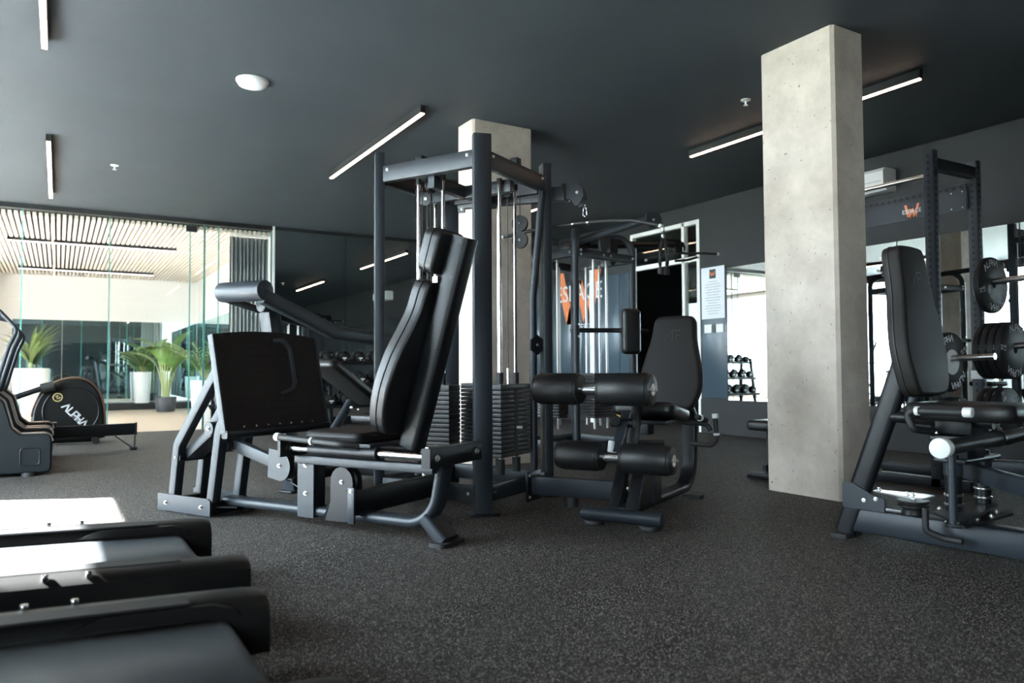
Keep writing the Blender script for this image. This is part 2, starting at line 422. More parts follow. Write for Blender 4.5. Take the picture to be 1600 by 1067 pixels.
# text ------------------------------------------------------------------------
def text_mesh(body, size, ext=.0008, align='CENTER'):
    cu = bpy.data.curves.new('lettering', 'FONT'); cu.body = body; cu.size = size; cu.extrude = ext; cu.resolution_u = 3
    cu.align_x = align; cu.align_y = 'CENTER'
    o = bpy.data.objects.new('lettering', cu); COL.objects.link(o)
    dg = bpy.context.evaluated_depsgraph_get(); dg.update()
    me = bpy.data.meshes.new_from_object(o.evaluated_get(dg))
    bpy.data.objects.remove(o); bpy.data.curves.remove(cu); return me
def basis(o, ex, ey):
    ex, ey = Vector(ex).normalized(), Vector(ey).normalized(); n = ex.cross(ey)
    return Matrix(((ex.x, ey.x, n.x, o[0]), (ex.y, ey.y, n.y, o[1]), (ex.z, ey.z, n.z, o[2]), (0, 0, 0, 1)))
def text_obj(name, body, size, m, parent, o, ex, ey):
    me = text_mesh(body, size); me.materials.clear()
    ob = mesh_obj(name, me, m, parent, smooth=0); ob.matrix_local = basis(o, ex, ey); return ob
STROKE = {'A': [[(0, 0), (.42, 1), (.84, 0)]], 'L': [[(0, 1), (0, 0), (.6, 0)]], 'P': [[(0, 0), (0, 1), (.62, 1), (.62, .42), (.18, .42)]],
          'H': [[(0, 0), (0, 1)], [(.66, 0), (.66, 1)], [(.0, .5), (.66, .5)]]}
STW = {'A': .84, 'L': .6, 'P': .62, 'H': .66}
def stroke_letter(mb, ch, o, ex, ey, h, w=.13, th=.001):
    ex, ey = Vector(ex), Vector(ey); o = Vector(o); n = ex.cross(ey)
    for line in STROKE[ch]:
        for a, b in zip(line, line[1:]):
            pa = o + ex*a[0]*h + ey*a[1]*h; pb = o + ex*b[0]*h + ey*b[1]*h
            d = (pb-pa).normalized(); mb.bar(pa-d*w*h*.45, pb+d*w*h*.45, w*h, th*2, .0001, up=n)
def alpha_line(mb, o, ex, ey, h, gap=.32, w=.13):
    x = 0
    for ch in 'ALPHA':
        stroke_letter(mb, ch, Vector(o)+Vector(ex)*x*h, ex, ey, h, w); x += STW[ch]+gap
def alpha_arc(mb, c, ex, ey, R, h, mid, spread=70, w=.15):
    """letters standing on a circle of radius R, reading clockwise, centred on angle mid (deg)"""
    tot = sum(STW.values())+STW['A']+4*.3; x = -tot/2
    c, ex, ey = Vector(c), Vector(ex), Vector(ey)
    for ch in 'ALPHA':
        a = math.radians(mid) - (x+STW[ch]/2)*h/(R+h*.5)
        rad = ex*math.cos(a)+ey*math.sin(a); tan = ex*math.sin(a)-ey*math.cos(a)
        stroke_letter(mb, ch, c + rad*R - tan*STW[ch]*h/2, tan, rad, h, w); x += STW[ch]+.3

# ------------------------------------------------------------------ the room
YS = 20.8; ZS = 3.2
def slab(x0, x1, y0, y1, z0, z1, mb=None):
    mb = mb or MB(); mb.box(((x0+x1)/2, (y0+y1)/2, (z0+z1)/2), (x1-x0, y1-y0, z1-z0)); return mb
struct('floor', slab(XL-.3, XR+.3, YF-.2, YB+.03, -.12, 0), M['floor'])
struct('ceiling', slab(XL-.3, XR+.3, YF-.2, YB+.12, ZC, ZC+.2), M['ceil'])
mb = MB()
for y0, y1 in ((YF-.2, -3.2), (-.9, 3.75), (7.6, 8.1), (12.4, YB+.1)): slab(XL-.3, XL, y0, y1, 0, ZC, mb)
for y0, y1 in BAYS: slab(XL-.3, XL, y0, y1, 3.2, ZC, mb); slab(XL-.3, XL, y0, y1, 0, .05, mb)
struct('wall_left', mb, M['wall'])
struct('wall_rear', slab(XL-.3, XR+.3, YF-.2, YF, 0, ZC), M['wall'])
mb = MB(); DY0, DY1, DZ = 7.95, 9.5, 3.11
slab(XR, XR+.2, YF-.2, DY0, .485, ZC, mb); slab(XR, XR+.2, DY1, YB+.2, .485, ZC, mb); slab(XR, XR+.2, DY0, DY1, DZ, ZC, mb)
struct('wall_right', mb, M['wall'])
mb = MB(); slab(XR-.015, XR+.2, YF, DY0, 0, .485, mb); slab(XR-.015, XR+.2, DY1, YB, 0, .485, mb)
struct('trim_1', mb, M['wains'])
struct('wall_back', slab(3.04, XR+.2, YB, YB+.12, 0, ZC), M['wall'])
# dim corridor behind the white framed door
mb = MB(); slab(XR+2.2, XR+2.3, DY0-1, DY1+1, 0, ZC, mb); slab(XR+.2, XR+2.3, DY0-1, DY0-.9, 0, ZC, mb); slab(XR+.2, XR+2.3, DY1+.9, DY1+1, 0, ZC, mb)
struct('wall_corridor', mb, M['wall'])
struct('floor_corridor', slab(XR, XR+2.3, DY0-1, DY1+1, -.12, -.001), M['floor'])
struct('ceiling_corridor', slab(XR+.2, XR+2.3, DY0-1, DY1+1, ZC, ZC+.1), M['ceil'])

# left windows, the first an added fill opening: frame, mullions and panes
for i, (y0, y1) in enumerate(BAYS):
    mb = MB(); x = XL-.12
    for z in (.075, 3.175): mb.box((x, (y0+y1)/2, z), (.08, y1-y0, .05))
    for y in (y0+.025, y1-.025): mb.box((x, y, 1.62), (.08, .05, 3.14))
    w = struct('window_%d' % (i+1), mb, M['blacktrim'])
    n = 3; ys = [y0+.05+(y1-y0-.1)*k/n for k in range(n+1)]
    for y in ys[1:-1]: MB().box((x, y, 1.62), (.06, .05, 3.06)).obj('mullion', M['blacktrim'], w)
    for a, b in zip(ys, ys[1:]):
        MB().box((x, (a+b)/2, 1.05), (.05, b-a-.05, .04)).obj('transom', M['blacktrim'], w)
        for z0, z1 in ((.1, 1.03), (1.07, 3.15)): MB().box((x, (a+b)/2, (z0+z1)/2), (.012, b-a-.05, z1-z0)).obj('pane', M['wglass'], w)
struct('ground_bounce_added', slab(XL-5, XL-.3, -12, 26, -.4, -.15), M['ground']); struct('ground_dark_added', slab(-60, XL-5, -40, 60, -.42, -.17), M['dark_ground'])  # unseen ground, pale near and dark beyond, shaped to grade the ceiling light
for n, (y0, y1) in enumerate(((8.1, 23.0),)): struct('added_sun_block_%d' % (n+1), slab(XL-1.6, XL-.3, y0, y1, 3.25, 3.5), M['white'])  # unseen slab added to keep the sun off the far bays

# concrete columns with chamfered corners
def column(name, x0, x1, y0, y1, label):
    c = .022
    poly = [(x0+c, y0), (x1-c, y0), (x1, y0+c), (x1, y1-c), (x1-c, y1), (x0+c, y1), (x0, y1-c), (x0, y0+c)]
    mb = MB(); zs = [0, 1.1, 2.2, ZC]
    mb._skin([mb._ring([(p[0], p[1], z) for p in poly]) for z in zs])
    o = mb.obj(name, M['concrete'], smooth=20); o['kind'] = 'structure'; o['label'] = label
column('column_near', 4.625, 4.98, 3.29, 3.93, 'pale concrete column beside the hip machine')
column('column_middle', 3.385, 4.06, 6.32, 6.65, 'pale concrete column behind the weight tower')

# glass front of the studio
GX = [XL, -1.4, -.47, .64, 1.77, 1.985, 2.2, 3.04]
mb = MB(); slab(XL, 3.06, YB-.02, YB+.10, ZC-.07, ZC-.001, mb)
w = struct('window_4', mb, M['blacktrim'])
for a, b in zip(GX, GX[1:]):
    p = MB().box(((a+b)/2, YB+.05, (ZC-.07)/2), (b-a-.006, .012, ZC-.07)).obj('pane', M['glass'], w)
    for x in (a+.005, b-.005): MB().box((x, YB+.05, (ZC-.07)/2), (.008 if abs(x-1.985) > .02 else .02, .014, ZC-.072)).obj('pane_edge', M['glassedge'], p)
MB().box((1.79, YB+.05, 3.19), (.16, .05, .09)).obj('patch_fitting', M['blacktrim'], w)
MB().box((1.79, YB+.05, .06), (.16, .05, .09)).obj('patch_fitting', M['blacktrim'], w)
mb = MB(); slab(3.04, 3.075, YB-.03, YB+.02, 0, ZC, mb); struct('trim_2', mb, M['frame'])
# studio beyond the glass
struct('floor_studio', slab(-2.7, 3.2, YB+.03, YS, -.12, 0), M['wood'])
struct('wall_studio_back', slab(-2.7, 3.2, YS, YS+.2, 0, ZS+.3), M['white'])
mb = MB(); slab(3.06, 3.2, YB+.12, YS, 0, ZS+.3, mb); struct('wall_studio_right', mb, M['white'])
mb = MB(); slab(-2.8, -2.6, YB+.1, 14.0, 0, ZS+.3, mb); slab(-2.8, -2.6, 17.4, YS+.2, 0, ZS+.3, mb)
slab(-2.8, -2.6, 14.0, 17.4, 2.4, ZS+.3, mb); slab(-2.8, -2.6, 14.0, 17.4, 0, .3, mb)
slab(-2.6, -1.25, YS-.9, YS, 0, ZS, mb)
struct('wall_studio_left', mb, M['white'])
mb = MB()
for z in (.32, 2.38): mb.box((-2.7, 15.7, z), (.08, 3.4, .05))
for y in (14.02, 17.38): mb.box((-2.7, y, 1.35), (.08, .05, 2.1))
w = struct('window_5', mb, M['frame'])
for k in range(3):
    a = 14.05+k*1.1; MB().box((-2.7, a+.55, 1.35), (.012, 1.08, 2.0)).obj('pane', M['wglass'], w)
    if k: MB().box((-2.7, a, 1.35), (.07, .05, 2.0)).obj('mullion', M['frame'], w)
cs = struct('ceiling_studio', slab(-2.7, 3.2, YB+.12, YS, ZS+.08, ZS+.3), mat('grey acoustic backing', (.07, .065, .06), .9))
sl = bpy.data.meshes.new('slat'); b_ = bmesh.new(); bmesh.ops.create_cube(b_, size=1)
for v in b_.verts: v.co.x *= .044; v.co.y *= (YS-YB-.16); v.co.z *= .055
b_.to_mesh(sl); b_.free(); sl.materials.append(M['slat'])
x = -1.7
while x < 3.04:
    o = mesh_obj('slat', sl, None, cs, smooth=0); o.location = (x, (YB+.12+YS)/2, ZS+.03); x += .076
struct('trim_3', slab(-.93, 3.06, YS-.55, YS, 0, .16), M['blacktrim'])      # plinth under the mirror
mr = thing('studio_mirror', 'wide wall mirror above the dark plinth at the back of the studio', 'mirror', (1.06, YS, 0))
for k in range(4):
    MB().box((-1.99+.5+k*.995, -.012, 1.17), (.985, .012, 1.96)).obj('mirror_panel', M['mirror2'], mr)
mr = thing('studio_mirror', 'wall mirror along the right side wall of the studio', 'mirror', (3.06, 18.0, 0))
for k in range(4): MB().box((-.012, 2.7-.62-k*1.25, 1.17), (.012, 1.24, 1.96)).obj('mirror_panel', M['mirror2'], mr)
def strip(name, x, y0, y1, z, axis, label, led, h=.07, w=.048, cat='light', group=None):
    L = y1-y0
    t = thing(name, label, cat, ((x, (y0+y1)/2, z) if axis == 'Y' else ((y0+y1)/2, x, z)), 0, group)
    sx, sy = (w, L) if axis == 'Y' else (L, w)
    MB().box((0, 0, -h/2), (sx, sy, h)).obj('housing', M['blacktrim'], t)
    MB().box((0, 0, -h-.004), (sx-.012, sy-.02, .010)).obj('diffuser', led, t)
strip('studio_light', 15.15, -.77, 1.85, ZS+.02, 'X', 'linear light on the slatted ceiling nearest the glass', M['led2'], group='studio linear lights')
strip('studio_light', 19.2, -.77, 1.86, ZS+.02, 'X', 'linear light on the slatted ceiling nearest the studio mirror', M['led2'], group='studio linear lights')

# gym ceiling lights
for x, y0, y1, lab in ((-.12, 3.5, 6.36, 'linear ceiling light cut by the top left edge of the photo'),
                       (-.12, 8.92, 11.84, 'linear ceiling light just in front of the glass studio'),
                       (2.82, 6.23, 8.94, 'linear ceiling light left of the weight tower'),
                       (5.97, 3.44, 6.05, 'linear ceiling light passing behind the near concrete column'),
                       (2.82, .6, 3.3, 'linear ceiling light overhead near the camera'),
                       (5.97, 8.9, 11.6, 'linear ceiling light near the white framed door')):
    strip('ceiling_light', x, y0, y1, ZC, 'Y', lab, M['led'], group='gym linear lights')
# round detector dome and sprinklers
t = thing('ceiling_dome', 'white round dome detector on the ceiling', 'detector', (1.35, 6.41, ZC))
MB().lathe((0, 0, 0), (0, 0, -1), [(0, .12), (.02, .125), (.045, .11), (.06, .07), (.066, .02)], 28).obj('dome', M['whiteplastic'], t)
MB().lathe((0, 0, 0), (0, 0, -1), [(0, .132), (.012, .132)], 28).obj('mounting_ring', M['whiteplastic'], t)
def sprinkler(x, y, lab):
    t = thing('sprinkler', lab, 'sprinkler', (x, y, ZC), 0, 'ceiling sprinklers')
    MB().lathe((0, 0, 0), (0, 0, -1), [(0, .045), (.008, .043), (.014, .02)], 16).obj('rosette', M['whiteplastic'], t)
    MB().cyl((0, 0, -.01), (0, 0, -.05), .009, 8).obj('stem', M['whiteplastic'], t)
    MB().cyl((0, 0, -.05), (0, 0, -.055), .022, 12).obj('deflector', M['whiteplastic'], t)
sprinkler(5.27, 4.64, 'white sprinkler left of the near concrete column top'); sprinkler(.53, 9.88, 'white sprinkler on the ceiling in front of the studio')

# wall mirrors
mr = thing('wall_mirror', 'full width mirror on the back wall behind the dumbbell rack', 'mirror', (5.5, YB, 0))
for k in range(4):
    a = -2.42+k*1.225; MB().box((a+.6125, -.008, 1.70), (1.22, .012, 3.16)).obj('mirror_panel', M['mirror'], mr)
mr = thing('wall_mirror', 'mirror on the right wall reflecting the windows and power rack', 'mirror', (XR, 3.0, 0))
for k in range(6):
    b = 4.42-k*1.25; MB().box((-.008, b-.62, 1.405), (.012, 1.24, 1.84)).obj('mirror_panel', M['mirror'], mr)
# white framed door in the right wall
d = thing('door_2', 'white aluminium framed door with transom lights and dark corridor', 'door', (XR, (DY0+DY1)/2, 0)); d['kind'] = 'structure'; del d['category']
hw = (DY1-DY0)/2; x = .04; f = .06
for y in (-hw+f/2, hw-f/2): MB().box((x, y, DZ/2), (.08, f, DZ)).obj('jamb', M['frame'], d)
MB().box((x, 0, DZ-f/2), (.08, 2*hw-2*f, f)).obj('head', M['frame'], d)
MB().box((x, 0, 2.54), (.08, 2*hw-2*f, .07)).obj('transom_bar', M['frame'], d)
MB().box((x, -hw+.34, DZ/2), (.08, .055, DZ-.02)).obj('mullion', M['frame'], d)
for y0, y1, z0, z1 in ((-hw+.06, -hw+.31, 2.58, 3.05), (-hw+.37, hw-.06, 2.58, 3.05), (-hw+.06, -hw+.31, .02, 2.5)):
    MB().box((x, (y0+y1)/2, (z0+z1)/2), (.01, y1-y0, z1-z0)).obj('pane', M['glass'], d)
MB().box((.015, -hw+.085, 1.35), (.05, .03, .5)).obj('pull_handle', M['chrome'], d)
MB().box((XR-.03-XR, hw+1.0, 1.35), (.05, .09, 2.7)).obj('side_post', M['frame'], d)
# satin panels on the right wall, window reflection in their blue, each board separate
pn = thing('wall_panelling', 'satin board panelling with window sheen painted blue grey on the right wall carrying the gym logo', 'panelling', (XR, 11.1, 0))
for k in range(9):
    MB().box((-.012, -1.5+k*.345, 1.51), (.022, .338, 2.0), r=.003).obj('board', M['wallgloss'], pn)
pn2 = thing('wall_panelling', 'satin panel with window sheen painted blue grey, under the notice beside the white framed door', 'panelling', (XR, 7.66, 0))
MB().box((-.012, 0, 1.42), (.022, .47, 1.83), r=.003).obj('board', M['wallgloss'], pn2)
# gym logo lettering on the panelling
lg = thing('wall_logo', 'large orange W with white lettering on the blue panelling', 'logo', (XR-.03, 10.9, 0))
def big_W(name, parent, o, ex, ey, w, h, m, th=.006):
    o, ex, ey = Vector(o), Vector(ex), Vector(ey); mb = MB(); s = w*.20
    for a, b in (((0, 1), (.27, 0)), ((.27, 0), (.5, .8)), ((.5, .8), (.73, 0)), ((.73, 0), (1, 1))):
        pa, pb = ((a[0]-.5)*w, (a[1]-.5)*h), ((b[0]-.5)*w, (b[1]-.5)*h)
        mb.prism([(pa[0]-s/2, pa[1]), (pa[0]+s/2, pa[1]), (pb[0]+s/2, pb[1]), (pb[0]-s/2, pb[1])], o, ex, ey, th)
    return mb.obj(name, m, parent, smooth=0)
big_W('letter_w', lg, (0, 0, 2.22), (0, -1, 0), (0, 0, 1), 1.15, .95, M['orange'])
text_obj('lettering', 'ESPACE', .42, M['print'], lg, (-.008, 0, 2.28), (0, -1, 0), (0, 0, 1))
text_obj('lettering', 'FITNESS', .17, M['print'], lg, (-.008, 0, 1.66), (0, -1, 0), (0, 0, 1))
# notice poster and two switches
ps = thing('notice_poster', 'white gym rules notice with small logo on the right wall', 'poster', (XR-.026, 7.67, 0))
MB().box((-.003, 0, 2.0), (.004, .44, .74)).obj('sheet', M['paper'], ps)
MB().box((-.006, 0, 2.27), (.002, .12, .13)).obj('logo_square', M['blacktrim'], ps)
big_W('letter_w', ps, (-.009, 0, 2.27), (0, -1, 0), (0, 0, 1), .085, .06, M['orange'], .002)
for k in range(13):
    wd = (.16, .26, .30, .24, .28, .22, .3, .26, .18, .28, .3, .24, .2)[k]
    MB().box((-.006, 0, 2.16-k*.038), (.001, wd, .009)).obj('text_line', M['printgrey'], ps)
sw = thing('switch_panel', 'pair of white wall switches under the notice', 'switch', (XR-.024, 7.66, 1.49))
for y in (-.11, .11): MB().box((-.006, y, 0), (.012, .14, .12), r=.004).obj('switch_plate', M['whiteplastic'], sw)
MB().box((-.006, 0, 0), (.012, .05, .12)).obj('gap_plate', M['blacktrim'], sw)
# air conditioner on the right wall
ac = thing('air_conditioner', 'white split air conditioner high on the right wall behind the near column', 'air conditioner', (XR, 5.4, 2.89))
MB().prism(round_poly([(0, 0), (.17, 0), (.24, .06), (.24, .21), (.20, .25), (0, .25)], .02), (0, 0, 0), (-1, 0, 0), (0, 0, 1), .95).obj('casing', M['whiteplastic'], ac)
MB().box((-.205, 0, .032), (.012, .84, .035), Matrix.Rotation(.7, 3, 'Y')).obj('louvre', M['frame'], ac)
MB().box((-.242, 0, .10), (.004, .90, .006)).obj('seam', M['printgrey'], ac)

# ------------------------------------------------------------------ multi station: tower frame (u, v) turned 28 degrees
TA = math.radians(28); TO = (2.5, 4.8)
def tw(u, v, z=0): return (TO[0]+u*math.cos(TA)-v*math.sin(TA), TO[1]+u*math.sin(TA)+v*math.cos(TA), z)
P, P2 = M['powder'], M['powder2']
tower = thing('weight_tower', 'tall black four post weight tower with four plate stacks', 'gym machine', tw(0, 0), TA)
R2 = math.sqrt(.5)
for su, sv in ((-1, -1), (-1, 1), (1, -1), (1, 1)):
    ang = math.atan2(sv, su)
    Rm = Matrix.Rotation(ang, 3, 'Z')
    post = MB().sweep([(su*.43, sv*.43, .012), (su*.43, sv*.43, 2.44)], [(p[0]*math.cos(ang)-p[1]*math.sin(ang), p[0]*math.sin(ang)+p[1]*math.cos(ang)) for p in rrect(.068, .118, .008)], up=(0, 1, 0)).obj('post', P, tower)
    ft = MB().prism(round_poly([(-.075, -.10), (.075, -.10), (.075, .10), (-.075, .10)], .03), (su*.43, sv*.43, .008), (math.cos(ang), math.sin(ang), 0), (-math.sin(ang), math.cos(ang), 0), .016).obj('foot_plate', P2, post)
def beam(parent, a, b, w, h, m=None, name='beam', r=.008): return MB().bar(a, b, w, h, r).obj(name, m or P, parent)
Lb = .375
for z, h in ((2.29, .115), (.13, .11)):
    for s in (-1, 1):
        o = beam(tower, (s*.43, -Lb, z), (s*.43, Lb, z), .055, h, name='top_beam' if z > 1 else 'base_beam')
        o = beam(tower, (-Lb, s*.43, z), (Lb, s*.43, z), .055, h, name='top_beam' if z > 1 else 'base_beam')
# inner cross members carrying the pulleys
beam(tower, (-.40, 0, 2.20), (.40, 0, 2.20), .05, .09, name='cross_member')
beam(tower, (0, -.40, 2.20), (0, .40, 2.20), .05, .09, name='cross_member')
for s in (-1, 1):                               # bolted end plates
    for q in (-.335, .335):
        bolt(tower, (-.459, q, 2.315), (-1, 0, 0)); bolt(tower, (q, -.459, 2.315), (0, -1, 0))
        bolt(tower, (-.459, q, .13), (-1, 0, 0)); bolt(tower, (q, -.459, .13), (0, -1, 0))
    break
for c in ((-.05, -.43), (-.43, .10)):
    MB().box((c[0]+.05, c[1], 2.365), (.06, .06, .045), r=.006).obj('cable_guard', P2, tower)
PULLEY = None
def pulley(parent, c, axis, r=.055, w=.024, name='pulley'):
    a = Vector(axis).normalized(); c = Vector(c)
    o = MB().lathe(c-a*w/2, a, [(0, r*.25), (0, r), (w*.2, r), (w*.45, r*.86), (w*.55, r*.86), (w*.8, r), (w, r), (w, r*.25)], 20).obj(name, M['plastic'], parent)
    MB().lathe(c-a*(w/2+.006), a, [(0, .012), (w+.012, .012)], 8).obj('hub', M['chrome'], o); return o
# weight stacks: side, centre along side
def stack(axis, sgn, cen, n=15, npin=8):
    """axis 'u' : stack on the u = sgn*.31 side, running along v"""
    off = .325*sgn
    def L(a, d, z): return (off+d, a, z) if axis == 'u' else (a, off+d, z)
    w, dp = .40, .13
    def sz(a, d, z): return (d, a, z) if axis == 'u' else (a, d, z)
    st = MB().box(L(cen, 0, .80), sz(w, dp, .038), r=.006).obj('weight_stack', M['stack'], tower)
    me = None
    for k in range(n):
        if me is None:
            mb = MB(); mb.box((0, 0, 0), sz(w, dp, .026), r=.005); o = mb.obj('weight_plate', M['stack'], st); me = o.data
        else: o = mesh_obj('weight_plate', me, None, st)
        o.location = L(cen, 0, .764-k*.0305)
    for q in (-.105, .105):
        MB().cyl(L(cen+q, 0, .28), L(cen+q, 0, 2.24), .0125, 12).obj('guide_rod', M['rod'], tower)
        MB().cyl(L(cen+q, 0, .82), L(cen+q, 0, .90), .022, 12).obj('rod_collar', M['rubber'], st)
        MB().cyl(L(cen+q, 0, 2.21), L(cen+q, 0, 2.25), .02, 12).obj('rod_collar', M['rubber'], tower)
        MB().cyl(L(cen+q, 0, .2), L(cen+q, 0, .30), .03, 12).obj('rubber_bumper', M['rubber'], tower)
    MB().cyl(L(cen, 0, .82), L(cen, 0, .93), .012, 10).obj('selector_stem', M['chrome'], st)
    MB().cyl(L(cen, 0, .90), L(cen, 0, 2.18), .0035, 8).obj('cable', M['cable'], tower)
    MB().cyl(L(cen+.05, .03*sgn, .30), L(cen+.05, .03*sgn, 2.18), .0035, 8).obj('cable', M['cable'], tower)
    pz = .764-npin*.0305
    MB().cyl(L(cen, dp/2*sgn, pz), L(cen, (dp/2+.045)*sgn, pz), .010, 10).obj('selector_pin', M['alu'], st)
    for k in range(n):                                   # pin holes
        pass
    pulley(tower, L(cen, 0, 2.19), L(1, 0, 0) if False else ((0, 1, 0) if axis == 'u' else (1, 0, 0)), .05)
    return st
stack('v', -1, .06); stack('u', -1, .06); stack('v', 1, -.02); stack('u', 1, .02)
# black pin column of the front stack
MB().box((.06, -.3925, .55), (.035, .006, .46)).obj('pin_column', M['rubber'], tower)

# lat arm reaching out past the right post
lat = thing('lat_pulldown_arm', 'black cantilever lat arm with end pulley above the tower', 'gym machine', tw(.47, -.1), TA)
lo = Vector((.47, -.1, 0))
def LP(u, v, z): return Vector((u, v, z))-lo
beam(lat, LP(.47, .40, 2.26), LP(.47, -.60, 2.215), .06, .105)
hd = [(-.06, .055), (.02, .06), (.07, .01), (.075, -.05), (.035, -.105), (.005, -.105), (-.03, -.05), (-.06, -.05)]
for s in (-.034, .034): MB().prism(round_poly(hd, .012), LP(.47+s, -.665, 2.215), (0, -1, 0), (0, 0, 1), .006).obj('pulley_cheek', P, lat)
pulley(lat, LP(.47, -.69, 2.205), (1, 0, 0), .052)
MB().box(LP(.47, -.58, 2.22), (.085, .03, .125), r=.006).obj('end_collar', P2, lat)
bolt(lat, LP(.508, -.69, 2.205), (1, 0, 0)); bolt(lat, LP(.432, -.69, 2.205), (-1, 0, 0))
MB().cyl(LP(.47, -.735, 2.19), LP(.47, -.735, 2.10), .004, 8).obj('cable', M['cable'], lat)
# plate joining the lat arm to the back post
MB().box(LP(.45, .37, 2.27), (.012, .13, .20), r=.004).obj('joint_plate', P, lat)
for a in (-.04, .04):
    for b in (-.07, .07): bolt(lat, LP(.44, .37+a, 2.27+b), (-1, 0, 0))
cb = thing('carabiner', 'small steel snap hook holding the long lat bar', 'carabiner', tw(.47, -.735, 2.0), TA)
MB().tube([(0, 0, .10), (0, .012, .09), (0, .014, .04), (0, 0, .028), (0, -.014, .04), (0, -.012, .09), (0, 0, .10)], .004, 8).obj('hook', M['chrome'], cb)
MB().cyl((0, 0, .09), (0, 0, .115), .007, 8).obj('swivel', M['chrome'], cb)
lb = thing('lat_bar', 'long black curved lat bar hanging from the cantilever arm', 'lat bar', tw(.47, -.70, 1.98), TA)
pts = [(0, .66, -.035), (0, .45, -.012), (0, .2, .0), (0, 0, .005), (0, -.2, .0), (0, -.42, -.02), (0, -.60, -.075)]
MB().tube(fillet(pts, .3, 4), .0135, 12).obj('bar', M['rubber'], lb)
for y in (-.06, .06): MB().cyl((0, y-.006, .004), (0, y+.006, .004), .018, 10).obj('collar', M['chrome'], lb)
MB().cyl((0, .655, -.035), (0, .675, -.037), .014, 10).obj('end_cap', M['alu'], lb)
MB().cyl((0, -.596, -.074), (0, -.612, -.082), .014, 10).obj('end_cap', M['alu'], lb)
# floating double pulley and the bent guard tube by the right post
fp = thing('floating_pulley', 'double cable pulley block hanging between the tower rods', 'pulley', tw(.33, -.27, 1.94), TA)
for z in (-.062, .062): pulley(fp, (0, 0, z), (.95, .15, 0), .062, .03)
MB().box((0, 0, 0), (.012, .04, .20), r=.004).obj('cheek', P2, fp)
MB().cyl((0, 0, .1), (0, 0, .29), .0035, 8).obj('cable', M['cable'], fp)
gt = thing('guard_tube', 'bent black tube rising beside the right tower post', 'machine frame', tw(.36, -.36), TA)
MB().tube([(0, .0, .19), (0, .0, 1.45), (0, -.085, 2.23)], .027, 14, fil=.25).obj('tube', P, gt)
hx = [(math.cos(a)*.055, math.sin(a)*.075) for a in [math.pi/6+k*math.pi/3 for k in range(6)]]
MB().prism(hx, (0, -.03, 1.10), (.75, -.66, 0), (0, 0, 1), .02).obj('pivot_bracket', P2, gt)
bolt(gt, (-.012, -.045, 1.10), (-.66, -.75, 0))

# ------------------------------------------------------------------ seated leg press on the left side of the tower
lpx = thing('leg_press', 'black seated leg press with large tread foot plate and tall padded backrest', 'gym machine', tw(-1.2, .3), TA)
LO = Vector((-1.2, .3, 0))
def q(u, v, z): return Vector((u, v, z))-LO
UC = -1.2
# base box: two side plates tied together
for u in (-1.36, -1.09):
    o = MB().prism(round_poly([(-.265, .01), (.265, .01), (.265, .105), (.235, .118), (-.265, .118)], .008), q(u, 1.262, 0), (0, -1, 0), (0, 0, 1), .014).obj('side_plate', P, lpx)
    for v in (1.44, 1.085): bolt(o, q(u-.008, v, .062), (-1, 0, 0), 1.15)
for v in (1.40, 1.04): MB().bar(q(-1.35, v, .055), q(-1.10, v, .055), .08, .085, .008).obj('base_cross_tube', P2, lpx)
for v in (1.02,): MB().cyl(q(-1.06, v, .0), q(-1.06, v, .045), .05, 16).obj('rubber_foot', M['rubber'], lpx)
# flat oval rail sweeping up to the seat
rail = fillet([q(UC, 1.02, .09), q(UC, -.63, .10), q(UC, -.70, .46)], .19, 10)
MB().sweep(rail, rrect(.105, .058, .028, 4), up=(1, 0, 0)).obj('frame_rail', P, lpx) if False else None
def sweepv(pts, wu, th, r=.026, n=4):
    """flat section wide along u"""
    mb = MB(); pts = [Vector(p) for p in pts]; rings = []; sec = rrect(wu, th, r, n)
    for i, p in enumerate(pts):
        t = (pts[min(i+1, len(pts)-1)]-pts[max(i-1, 0)]).normalized(); x = Vector((1, 0, 0)); y = t.cross(x).normalized()
        rings.append(mb._ring([p+x*c[0]+y*c[1] for c in sec]))
    mb._skin(rings); return mb
sweepv(rail, .11, .058).obj('frame_rail', P, lpx)
MB().prism([(-.12, 0), (.12, 0), (.06, -.12), (-.06, -.12)], q(-1.2, 1.0, .062), (1, 0, 0), (0, 1, 0), .008).obj('gusset', P2, lpx)
# splayed rear foot
sweepv([q(UC, -.585, .135), q(UC, -.715, .018)], .13, .075, .02, 3).obj('rear_leg', P, lpx)
MB().prism(round_poly([(-.105, -.055), (.105, -.055), (.105, .055), (-.105, .055)], .04), q(-1.2, -.705, .011), (1, 0, 0), (0, 1, 0), .022).obj('foot_pad', M['rubber'], lpx)
# parallelogram legs
def leg(u, pts, name='link_leg', w=.062, d=.064, fil=.10):
    return MB().sweep(fillet([q(u, *p) for p in pts], fil, 5), rrect(d, w, .008), up=(1, 0, 0)).obj(name, P, lpx)
for u in (-1.325, -1.125):
    leg(u, [(1.405, .10), (1.36, .44), (.90, 1.02)])
    leg(u, [(1.02, .10), (.945, .56), (.80, .76)], fil=.16)
for a, b in (((1.36, .36), (1.06, .555)),):
    MB().bar(q(-1.225, *a), q(-1.225, *b), .145, .06, .008).obj('lower_link', P, lpx)
    MB().cyl(q(-1.345, *a), q(-1.105, *a), .034, 18).obj('pivot_tube', P2, lpx)
    c = MB().cyl(q(-1.335, *b), q(-1.115, *b), .043, 20).obj('pivot_tube', P, lpx)
    bolt(lpx, q(-1.338, *b), (-1, 0, 0), 1.1); bolt(lpx, q(-1.352, *a), (-1, 0, 0), 1.0)
MB().bar(q(-1.225, 1.05, .55), q(-1.225, .86, .86), .05, .06, .008).obj('upper_link', P, lpx)
